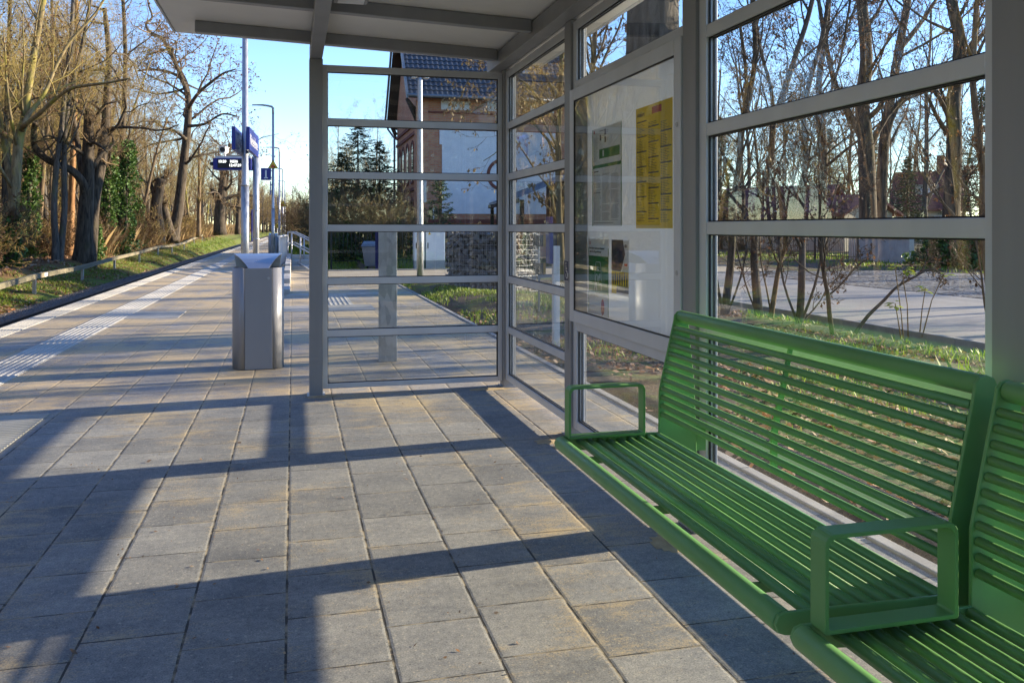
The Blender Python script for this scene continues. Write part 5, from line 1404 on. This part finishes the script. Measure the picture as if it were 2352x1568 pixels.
# distant mass
def merge(name, srcs, spots, mat_of):
    for mi in range(1): pass
    V, F, MI, off = [], [], [], 0
    mats = []
    for (src, x, y, z, rz, s_) in spots:
        for me in srcs[src]:
            n = len(me.vertices); co = np.empty(n * 3, np.float32); me.vertices.foreach_get('co', co); co = co.reshape(-1, 3) * s_
            c_, q_ = math.cos(rz), math.sin(rz)
            V.append(np.stack([co[:, 0] * c_ - co[:, 1] * q_ + x, co[:, 0] * q_ + co[:, 1] * c_ + y, co[:, 2] + z], 1))
            lt = np.empty(len(me.polygons), np.int32); me.polygons.foreach_get('loop_total', lt)
            li = np.empty(len(me.loops), np.int32); me.loops.foreach_get('vertex_index', li)
            if me.materials[0] not in mats: mats.append(me.materials[0])
            F.append((lt, li + off, mats.index(me.materials[0]))); off += n
    V = np.concatenate(V); lt = np.concatenate([f[0] for f in F]); li = np.concatenate([f[1] for f in F]); mi = np.concatenate([np.full(len(f[0]), f[2], np.int32) for f in F])
    me = bpy.data.meshes.new(name); me.vertices.add(len(V)); me.vertices.foreach_set('co', V.reshape(-1))
    me.loops.add(len(li)); me.loops.foreach_set('vertex_index', li); me.polygons.add(len(lt))
    me.polygons.foreach_set('loop_start', np.concatenate([[0], np.cumsum(lt)[:-1]]).astype(np.int32)); me.polygons.foreach_set('loop_total', lt); me.polygons.foreach_set('material_index', mi)
    me.update()
    for m_ in mats: me.materials.append(m_)
    o = bpy.data.objects.new(name, me); COL.objects.link(o); return tag(o, kind='stuff')
light = []
for k in range(4):
    t = Tree('light', 90 + k, minr=.012); t.stem((0, 0, 0), (R.uniform(-.1, .1), R.uniform(-.1, .1), 1), (13, 16, 12, 14)[k], .2, .12)
    light.append([t.T.mesh('trunk', MT[('bark_brown', 'bark_grey')[k % 2]]), t.C.mesh('crown', MT[('twig_gold', 'twig_brown')[k % 2]])])
spots = []
for k in range(310):
    y = 40 + 260 * R.random(); x = -R.uniform(15, 24 + .30 * y) if y < 150 else -R.uniform(9, 24 + .25 * y)
    if x < -.40 * y - 6: continue
    spots.append((k % 4, x, y, wood(y), R.uniform(0, 6), R.uniform(.7, 1.15)))
for k in range(60):
    y = 150 + 190 * R.random(); x = R.uniform(1, 40); spots.append((k % 4, x, y, 0, R.uniform(0, 6), R.uniform(.6, .95)))
for k in range(110):
    spots.append((k % 4, R.uniform(-16, 3), 235 + 100 * R.random(), 0, R.uniform(0, 6), R.uniform(.6, .9)))
for k in range(70):
    spots.append((k % 4, R.uniform(-60, 30), -R.uniform(26, 80), 0, R.uniform(0, 6), R.uniform(.6, 1.0)))
for k in range(50):
    spots.append((k % 4, -R.uniform(12, 45), R.uniform(-26, 30), -.3, R.uniform(0, 6), R.uniform(.7, 1.1)))
for k in range(170):
    y = R.uniform(6, 90); spots.append((k % 4, -R.uniform(.42 * y + 7, .9 * y + 34), y, wood(y), R.uniform(0, 6), R.uniform(.7, 1.1)))
for k in range(34):
    y = R.uniform(42, 110); x = R.uniform(.42 * y, 1.05 * y); spots.append((k % 4, x, y, 0, R.uniform(0, 6), R.uniform(.6, 1.0)))
for k in range(110):
    spots.append((k % 4, R.uniform(62, 115), R.uniform(-40, 62), 0, R.uniform(0, 6), R.uniform(.6, .9)))
merge('far_woodland', light, spots, None)
# brambles and scrub at the foot of the wood
scr = []
for k in range(3):
    t = Tree('bush', 100 + k, .5, (.03, .06))
    for i in range(16): a = R.uniform(0, 6.3); t.stem((R.uniform(-.5, .5), R.uniform(-.5, .5), 0), (math.cos(a) * R.uniform(.2, .9), math.sin(a) * R.uniform(.2, .9), 1), R.uniform(.9, 2.3), .011, .15)
    scr.append(t.make('tangled brown scrub bush at the edge of the wood', 'twig_brown', 'twig_gold' if k else 'twig_brown', 'dryleaf', group='scrub bushes at the edge of the wood', name='scrub_bush', cat='bush', crown='twigs'))
for k in range(64):
    y = 27 + 85 * R.random() ** 1.2; x = -R.uniform(9.7, 13.5); s_ = R.uniform(.6, 1.25)
    if k < 3: scr[k].location = (x, y, height(x, y) - .05)
    else: place(scr[k % 3], x, y, R.uniform(0, 6), s_)

# ---- saplings on the verge behind the glass ---------------------------------------------
def sap(pls, label, seed, leafp=.2, bark='bark_grey', twig='twig_dark', leafm='dryleaf', nm=1.0, hang=True, t0=None, ls=(.02, .05)):
    t_ = Tree('hazel', seed, leafp, ls, hang, .0035)
    for pl, r0, r1, f0, lv in pls:
        tt = t0 or (1.24 + .03) * 1979 / (pls[0][0][0][1] - 524); stems_px(t_, pl, tt, r0, r1, R.uniform(-.5, .5), f0, nm, lv)
    return t_.make(label, bark, twig, leafm, name='sapling')
sap([([(1662, 728), (1672, 660), (1679, 598), (1682, 534), (1688, 440), (1699, 371), (1704, 304), (1722, 220), (1735, 120), (1728, 0), (1725, -90)], .062, .03, .35, 0),
     ([(1664, 726), (1645, 640), (1640, 540), (1650, 420), (1648, 300), (1655, 160)], .028, .012, .3, 1), ([(1668, 728), (1700, 640), (1715, 560), (1712, 470)], .018, .008, .3, 1)],
    'forked hazel-like sapling nearest the notice case', 201)
sap([([(1743, 726), (1737, 660), (1733, 598), (1734, 534), (1745, 450), (1770, 371), (1777, 280), (1804, 202), (1830, 120), (1856, 40), (1880, -60)], .068, .032, .3, 0),
     ([(1778, 280), (1770, 200), (1748, 120), (1735, 40), (1730, -40)], .032, .018, .2, 1), ([(1738, 500), (1765, 440), (1800, 350), (1812, 270)], .026, .010, .2, 1), ([(1740, 726), (1712, 650), (1690, 560), (1672, 480)], .016, .008, .3, 1)],
    'leaning sapling with hanging brown leaf clusters', 202, .4)
sap([([(1770, 736), (1778, 680), (1790, 610), (1804, 564), (1822, 470), (1850, 390), (1868, 300)], .04, .016, .3, 0), ([(1774, 736), (1760, 660), (1748, 600), (1745, 520)], .015, .007, .3, 1)],
    'slanting thin sapling between the leaning and the upright one', 203, .2, 'bark_brown')
sap([([(1836, 746), (1840, 680), (1842, 610), (1843, 547), (1841, 499), (1851, 354), (1846, 263), (1862, 180), (1885, 100), (1900, 20), (1910, -80)], .052, .026, .25, 0),
     ([(1838, 746), (1870, 660), (1893, 560), (1902, 500), (1930, 400)], .022, .009, .3, 1), ([(1834, 746), (1800, 650), (1790, 560), (1795, 470)], .02, .008, .3, 1), ([(1840, 742), (1885, 690), (1905, 640)], .014, .006, .3, 1)],
    'upright grey sapling with several shoots at its foot', 204, .3)
sap([([(1912, 766), (1905, 720), (1902, 679), (1896, 650), (1888, 598), (1884, 520), (1894, 430), (1880, 330), (1900, 240), (1930, 140), (1950, 20), (1962, -60)], .03, .012, .25, 0), ([(1902, 679), (1930, 655), (1970, 610), (2005, 590)], .014, .006, .2, 1), ([(1898, 655), (1922, 640), (1935, 612)], .01, .005, .2, 1)],
    'dark angular sapling with zigzag twigs', 205, .15, 'bark_dark')
sap([([(1963, 768), (1993, 726), (2030, 690), (2060, 659), (2100, 636), (2138, 618), (2165, 630)], .026, .008, .5, 0)], 'long thin sapling bent over in an arch above the verge', 206, .05, 'bark_grey', nm=.5)
sap([([(2285, 790), (2280, 720), (2272, 640), (2262, 560), (2262, 450), (2250, 330), (2235, 200), (2240, 60), (2250, -60)], .06, .028, .25, 0), ([(2283, 790), (2262, 700), (2250, 600), (2225, 480)], .018, .008, .3, 1)],
    'reddish-leaved sapling close to the thick shelter post', 207, .35, 'bark_brown')
# seedlings with fresh yellow-green leaves
def seedling(pl, label, seed):
    tt = 1.26 * 1979 / (pl[0][1] - 524); t_ = Tree('bush', seed); pts = [at(x, y, tt) for x, y in pl]
    t_.T.tube(pts, [.009] + [.006] * (len(pts) - 1), 6); r_ = random.Random(seed); tip = pts[-1]
    lf = thing('seedling', label, 'seedling', (0, 0, 0), 0, 'chestnut seedlings on the verge'); t_.T.build('stem', MT['twig_brown'], lf)
    V = []
    for k in range(7):
        a = r_.uniform(0, 6.3); d = Vector((math.cos(a), math.sin(a), r_.uniform(-.35, .25))); s = Vector((-d.y, d.x, 0)) * .03; L = r_.uniform(.07, .13)
        q = tip + Vector((0, 0, r_.uniform(-.05, .02)))
        V.append([q, q + d * L * .6 + s, q + d * L - Vector((0, 0, .02)), q + d * L * .6 - s])
    o = stuff_mesh('leaves', np.array([[tuple(p) for p in f] for f in V]), 4, MT['springleaf']); o.parent = lf
seedling([(2075, 778), (2070, 720), (2062, 660), (2056, 612)], 'tallest seedling with a yellow-green leaf tuft above the arched stem', 301)
seedling([(2086, 776), (2084, 700), (2074, 640), (2082, 616)], 'seedling with leaf tuft right beside the tallest one', 302)
seedling([(2070, 780), (2062, 730), (2056, 696)], 'short seedling whose leaf tuft hangs before the road', 303)
seedling([(2112, 772), (2118, 710), (2126, 660)], 'seedling with a leaf tuft over the edge of the cobbles', 304)
seedling([(2118, 774), (2140, 690), (2168, 630), (2172, 628)], 'slanting seedling with a leaf tuft at the tip of the arch', 305)

# ---- big trunk behind the notice case --------------------------------------------------
t = Tree('gnarl', 220, .5, (.04, .08), True)
stems_px(t, [(1492, 770), (1494, 600), (1496, 400), (1498, 200), (1499, 60), (1500, -150), (1500, -420), (1490, -700)], 11.2, .44, .28, 0, .62, .8)
t.make('huge deep-ridged trunk rising above the notice case', 'bark_big', 'twig_dark', 'dryleaf')
# tree whose tan tassels hang before the station building
t = Tree('hazel', 221, .8, (.03, .075), True, .003)
stems_px(t, [(1300, 700), (1290, 600), (1284, 480), (1282, 330), (1290, 150), (1300, -60)], 14.5, .075, .035, 0, .3, .55)
stems_px(t, [(1284, 470), (1262, 430), (1236, 400), (1200, 345), (1165, 300), (1148, 290)], 14.5, .024, .008, -1.0, .15, .8, 1)
stems_px(t, [(1283, 350), (1240, 300), (1200, 250), (1160, 215), (1110, 240), (1080, 262)], 14.5, .026, .007, -.5, .15, .9, 1)
stems_px(t, [(1284, 300), (1240, 230), (1190, 180), (1130, 165), (1085, 175), (1060, 215)], 14.5, .026, .007, .5, .15, .9, 1)
stems_px(t, [(1286, 250), (1250, 170), (1200, 140), (1150, 130), (1095, 145)], 14.5, .024, .007, 0, .15, .9, 1)
stems_px(t, [(1284, 400), (1262, 330), (1230, 290), (1190, 270), (1150, 340), (1110, 370)], 14.5, .022, .006, 0, .15, .8, 1)
stems_px(t, [(1286, 520), (1262, 480), (1240, 462), (1225, 430)], 14.5, .018, .006, 0, .15, .8, 1)
t.make('branching tree with tan hanging tassels in front of the station roof', 'bark_moss', 'twig_brown', 'catkin')
t = Tree('hazel', 222, .45, (.03, .07), True, .0035)
stems_px(t, [(1340, 750), (1346, 560), (1350, 300), (1362, 150), (1370, 20), (1380, -120)], 13, .06, .03, 0, .4, 1.2)
stems_px(t, [(1356, 220), (1390, 130), (1430, 40), (1440, -60)], 13, .022, .01, 0, .2, 1.5, 1); stems_px(t, [(1360, 160), (1395, 60), (1380, -40)], 13, .02, .01, 0, .2, 1.5, 1)
t.make('slim tree with drooping pods left of the huge trunk', 'bark_brown', 'twig_brown', 'dryleaf')

# ---- larger trees across the road ------------------------------------------------------
def far_tree(pls, tt, label, seed, leafp=.3, bark='bark_dark'):
    t_ = Tree('wood', seed, leafp, (.05, .10), True)
    for pl, r0, r1, f0, lv in pls: stems_px(t_, pl, tt, r0, r1, R.uniform(-1, 1), f0, .75, lv)
    return t_.make(label, bark, 'twig_dark', 'dryleaf')
far_tree([([(1996, 592), (1994, 500), (1989, 337), (1980, 236), (1990, 135), (1979, 0), (1970, -120)], .44, .20, .35, 0), ([(1990, 330), (1950, 262), (1925, 215), (1900, 120), (1880, 0)], .2, .08, .2, 1), ([(1992, 350), (2035, 270), (2090, 215), (2160, 200)], .16, .06, .2, 1)], 38, 'thick grey tree standing on the grass beyond the cobbles', 231)
far_tree([([(2026, 575), (2023, 500), (2030, 337), (2045, 230), (2067, 101), (2085, 0), (2095, -120)], .34, .16, .3, 0), ([(2030, 340), (2060, 250), (2110, 215), (2160, 208)], .14, .05, .2, 1), ([(2060, 120), (2110, 60), (2150, 0)], .16, .08, .2, 1)], 44, 'second tall grey tree just right of the thick one', 232)
far_tree([([(2185, 580), (2185, 489), (2192, 337), (2190, 230), (2205, 101), (2185, 0), (2180, -120)], .40, .2, .3, 0), ([(2195, 200), (2240, 100), (2290, 50)], .16, .07, .2, 1), ([(2190, 290), (2160, 230), (2130, 190)], .14, .06, .2, 1)], 36, 'dark tree whose trunk bends before the red-roofed house', 233, .4, 'bark_dark')
far_tree([([(1890, 575), (1888, 470), (1893, 340), (1880, 200), (1900, 60), (1905, -80)], .26, .12, .25, 0)], 46, 'tall bare tree behind the upright sapling', 234)
far_tree([([(1700, 575), (1705, 450), (1698, 320), (1715, 200), (1700, 60)], .2, .09, .25, 0)], 50, 'bare tree behind the iron fence near the notice case', 235)
GB = 'bare trees in the gardens across the road'
for k in range(11):
    px_ = 1600 + 70 * k + R.uniform(-20, 20); q = at(px_, 524, R.uniform(58, 90)); c = place(base[k % 4], q.x, q.y, R.uniform(0, 6), R.uniform(.75, 1.1), 'bare tree among others behind the garden houses', 0); c['group'] = GB
for k in range(6):
    q = at(1200 + 60 * k, 524, R.uniform(60, 80)); c = place(base[k % 4], q.x, q.y, R.uniform(0, 6), R.uniform(.8, 1.0), 'bare tree among others behind the garden houses', 0); c['group'] = GB
# trees beyond the sunward side of the road (their shadows streak the platform)
for k, (x, y, s_) in enumerate(((24, 10.2, .9), (33, 15.2, .9), (18.8, 12.2, .7), (36, 19.5, .9))):
    c = place(base[k % 4], x, y, R.uniform(0, 6), s_, 'bare tree on the far side of the cobbled strip'); c['group'] = 'bare trees beyond the cobbled strip'

rq = np.random.RandomState(77); n_ = 26000
c_ = np.stack([rq.uniform(-40, 14, n_), rq.uniform(-21, -15, n_), 5.5 * rq.uniform(0, 1, n_) ** 1.3], 1)
c2_ = np.stack([rq.uniform(-78, -62, 30000), rq.uniform(-30, 100, 30000), 9 * rq.uniform(0, 1, 30000) ** 1.4], 1); c_ = np.concatenate([c_, c2_])
tag(stuff_mesh('added_pane_backdrop', flakes(c_, .12, .32, 3.0), 4, MT['bushleaf']), kind='stuff')  # loose leaves added out of view, keeping bright horizon sky out of pane reflections
# ---- conifers and bushes -----------------------------------------------------------------
def conifer(loc, H, W, label, seed, dens=1.0, mat_='needle', name='spruce', flat=.0, cat='tree'):
    r_ = random.Random(seed); o = thing(name, label, cat, loc); m = MB(); m.tube([(0, 0, -.1), (0, 0, H * .5), (0, 0, H)], [.02 * H, .012 * H, .004], 8); m.build('trunk', MT['bark_brown'], o)
    Q = []; n = int(H * 42 * dens); mb = MB()
    for i in range(n):
        f = (i + r_.random()) / n; z = H * (.06 + .93 * f); L = W * (1 - f) ** .8 * r_.uniform(.55, 1.12) + .05; a = i * 2.4 + r_.uniform(-.4, .4)
        d = Vector((math.cos(a), math.sin(a), r_.uniform(-.45, .25) + flat)).normalized()
        p0 = Vector((0, 0, z)); pe = p0 + d * L; mb.tube([p0, p0 + d * L * .5 - Vector((0, 0, .05 * L)), pe], [.012, .008, .003], 3, 0, False)
        for k in range(int(44 * max(.5, L) * dens) + 12):
            g = r_.uniform(.18, 1.0); c = p0.lerp(pe, g) - Vector((0, 0, .05 * L * math.sin(g * PI)))
            sd = (d + Vector((r_.gauss(0, .75), r_.gauss(0, .75), r_.gauss(-.2, .45)))).normalized(); l = r_.uniform(.07, .17); w_ = sd.cross(Vector((r_.gauss(0, 1), r_.gauss(0, 1), r_.gauss(0, 1)))).normalized() * r_.uniform(.008, .02)
            Q.append([c - w_ * .4, c + sd * l * .5 - w_, c + sd * l, c + sd * l * .5 + w_])
    mb.build('branches', MT['twig_brown'], o)
    l = stuff_mesh('needles', np.array([[tuple(p) for p in f] for f in Q]), 4, MT[mat_]); l.parent = o; return o
q = at(822, 560, 42); conifer((q.x, q.y, .1), 6.4, 3.3, 'taller dark spruce between the shelter and the station building', 401)
q = at(872, 560, 43); conifer((q.x, q.y, .1), 5.5, 2.6, 'second shorter spruce close to the station gable', 402)
q = at(785, 560, 41); conifer((q.x, q.y, .1), 4.8, 2.7, 'bushy spruce left of the taller one', 403)
q = at(1010, 560, 32.5); conifer((q.x, q.y, .05), 3.25, 1.05, 'young open pine in front of the plaster panel', 404, .75, 'pineneedle', 'pine', .35)
for k, (px_, tt, H, W, lab) in enumerate(((1655, 52, 7.5, 2.0, 'dark spruce seen between the thin saplings near the notice case'), (1905, 62, 8.5, 2.4, 'dark spruce behind the small cream house'), (2085, 52, 5.6, 1.6, 'dark spruce left of the red-roofed house'), (2255, 47, 9.0, 2.2, 'tall spruce beside the thick shelter post'), (2010, 66, 8.0, 2.2, 'spruce in the gap between the two grey trees'))):
    q = at(px_, 560, tt); conifer((q.x, q.y, 0), H, W, lab, 410 + k)
def bush(loc, rx, ry, h, n, label, mat_, seed, s=(.04, .09), name='evergreen_bush', group=None):
    r_ = np.random.RandomState(seed); o = thing(name, label, 'bush', loc, 0, group); t_ = Tree('bush', seed)
    for i in range(9): a = R.uniform(0, 6.3); t_.stem((R.uniform(-.3, .3) * rx, R.uniform(-.3, .3) * ry, 0), (math.cos(a) * .6 * rx, math.sin(a) * .6 * ry, h), h * .9, .014, .15)
    mb = t_.T; mb.v += []; t_.T.build('stems', MT['twig_brown'], o)
    if t_.C.v: t_.C.build('twigs', MT['twig_brown'], o)
    a = r_.uniform(0, 2 * PI, n); z = r_.uniform(0, 1, n) ** .8; q = np.sqrt(r_.uniform(.1, 1, n)) * (1 - .75 * z ** 3) * (.8 + .28 * np.sin(3 * a + 5 * z + seed) + .14 * np.sin(7 * a - 9 * z))
    c = np.stack([np.cos(a) * q * rx, np.sin(a) * q * ry, z * h * (.85 + .15 * np.sin(2 * a + seed))], 1)
    nr = r_.normal(0, 1, (n, 3)); nr[:, 2] += .4; nr /= np.linalg.norm(nr, axis=1)[:, None]; u = np.cross(nr, r_.normal(0, 1, (n, 3))); u /= np.linalg.norm(u, axis=1)[:, None]; v = np.cross(nr, u); s_ = r_.uniform(*s, n)[:, None]
    l = stuff_mesh('leaves', np.stack([c - u * s_, c + v * s_ * .55, c + u * s_, c - v * s_ * .55], 1), 4, MT[mat_]); l.parent = o; return o
q = at(795, 590, 33); bush((q.x, q.y, .05), 1.0, .8, 1.5, 2600, 'round evergreen bush left of the wheeled container', 'bushleaf', 501)
q = at(765, 585, 36); bush((q.x, q.y, .1), .9, .9, 1.9, 2600, 'dark evergreen bush at the edge of the end glass', 'ivy', 502)
q = at(706, 560, 60); bush((q.x, q.y, .2), 1.1, 1.1, 2.6, 3000, 'dark evergreen bush right of the far railings', 'ivy', 503)
q = at(905, 560, 33); bush((q.x, q.y, .05), 1.1, .9, 1.6, 1500, 'low evergreen bush behind the fence near the mast', 'bushleaf', 504)
for k, (px_, tt, rx, h_, m_, lab) in enumerate(((775, 39, 1.3, 3.0, 'bushleaf', 'tall evergreen bush filling the corner behind the end glass'), (830, 41, 1.2, 2.6, 'ivy', 'dark evergreen bush at the foot of the spruces'), (880, 39, 1.1, 2.2, 'bushleaf', 'evergreen bush with pale tips left of the station gable'), (925, 38, .9, 1.9, 'ivy', 'dark evergreen bush under the station gable windows'))):
    q = at(px_, 560, tt); bush((q.x, q.y, .05), rx, rx * .8, h_, 2600, lab, m_, 520 + k)
GS = 'leafless shrubs in front of the station building'
shr = []
for k in range(2):
    t = Tree('bush', 130 + k, .25, (.025, .05))
    for i in range(26): a = R.uniform(0, 6.3); t.stem((R.uniform(-.6, .6), R.uniform(-.6, .6), 0), (math.cos(a) * R.uniform(.1, .6), math.sin(a) * R.uniform(.1, .6), 1), R.uniform(1.2, 2.7), .014, .2, 1.2)
    shr.append(t.make('leafless brown shrub growing among others before the station building', 'twig_olive', ('twig_olive', 'twig_brown')[k], 'dryleaf', group=GS, name='bare_shrub', cat='bush', crown='twigs'))
for k, (px_, tt, s_) in enumerate(((770, 36, .9), (800, 40, 1.0), (838, 34, .95), (862, 38, 1.0), (890, 33, .75), (915, 35, .7), (760, 42, 1.1), (690, 52, 1.0), (705, 62, 1.2), (680, 70, 1.0), (820, 44, 1.2), (880, 43, 1.0))):
    q = at(px_, 560, tt)
    if k < 2: shr[k].location = (q.x, q.y, .05); shr[k].scale = (s_,) * 3
    else: place(shr[k % 2], q.x, q.y, R.uniform(0, 6), s_, z=.05)
q = at(845, 560, 52); place(base[2], q.x, q.y, 1, .62, 'thin bare tree rising behind the spruces', .1)['group'] = 'thin bare trees behind the spruces'
q = at(775, 560, 50); place(base[0], q.x, q.y, 2, .45, 'thin bare tree rising behind the spruces', .1)['group'] = 'thin bare trees behind the spruces'
# dark hedge across the road
hd = bush((20.6, 23.2, 0), .7, 2.3, 1.35, 9000, 'long dark clipped hedge across the cobbled strip', 'ivy', 511, (.05, .10), 'hedge')
# ================================================================== light, sky and camera
SUN_AZ, SUN_EL = rad(5.2), rad(15.2)                  # azimuth from +X towards +Y
d = Vector((math.cos(SUN_EL) * math.cos(SUN_AZ), math.cos(SUN_EL) * math.sin(SUN_AZ), math.sin(SUN_EL)))
li = bpy.data.lights.new('sun', 'SUN'); li.energy = 5.0; li.angle = rad(.55); li.color = (1.0, .84, .62)
so = bpy.data.objects.new('sun', li); COL.objects.link(so); so.rotation_euler = d.to_track_quat('Z', 'Y').to_euler(); so.location = (30, 3, 20)
w = bpy.data.worlds.new('World'); sc.world = w; w.use_nodes = True
nt = w.node_tree; nt.nodes.clear()
sky = nt.nodes.new('ShaderNodeTexSky'); sky.sky_type = 'NISHITA'; sky.sun_disc = False
sky.sun_elevation = SUN_EL; sky.sun_rotation = rad(90) - SUN_AZ; sky.altitude = 50; sky.air_density = .9; sky.dust_density = .0; sky.ozone_density = 2.5
bg = nt.nodes.new('ShaderNodeBackground'); bg.inputs[1].default_value = .145
ow = nt.nodes.new('ShaderNodeOutputWorld'); hs = nt.nodes.new('ShaderNodeHueSaturation'); hs.inputs['Saturation'].default_value = 1.12; hs.inputs['Hue'].default_value = .512; nt.links.new(sky.outputs[0], hs.inputs['Color']); nt.links.new(hs.outputs[0], bg.inputs[0]); nt.links.new(bg.outputs[0], ow.inputs[0])
ca = bpy.data.cameras.new('camera'); co_ = bpy.data.objects.new('camera', ca); COL.objects.link(co_)
ca.sensor_width = 36; ca.lens = 36 * 1979 / 2352; ca.shift_y = -260 / 2352; ca.clip_end = 2000; ca.clip_start = .05
co_.location = (0, 0, 1.24); co_.rotation_euler = (rad(90), 0, -math.atan2(.2464, .9692))
sc.camera = co_
vs_ = sc.view_settings; vs_.view_transform = 'Standard'; vs_.look = 'None'; vs_.gamma = 1; vs_.use_curve_mapping = False; vs_.exposure = 1.55
cy = sc.cycles
cy.max_bounces = 10; cy.transparent_max_bounces = 24; cy.diffuse_bounces = 3; cy.glossy_bounces = 4; cy.transmission_bounces = 4
cy.caustics_reflective = False; cy.caustics_refractive = False; cy.sample_clamp_indirect = 6
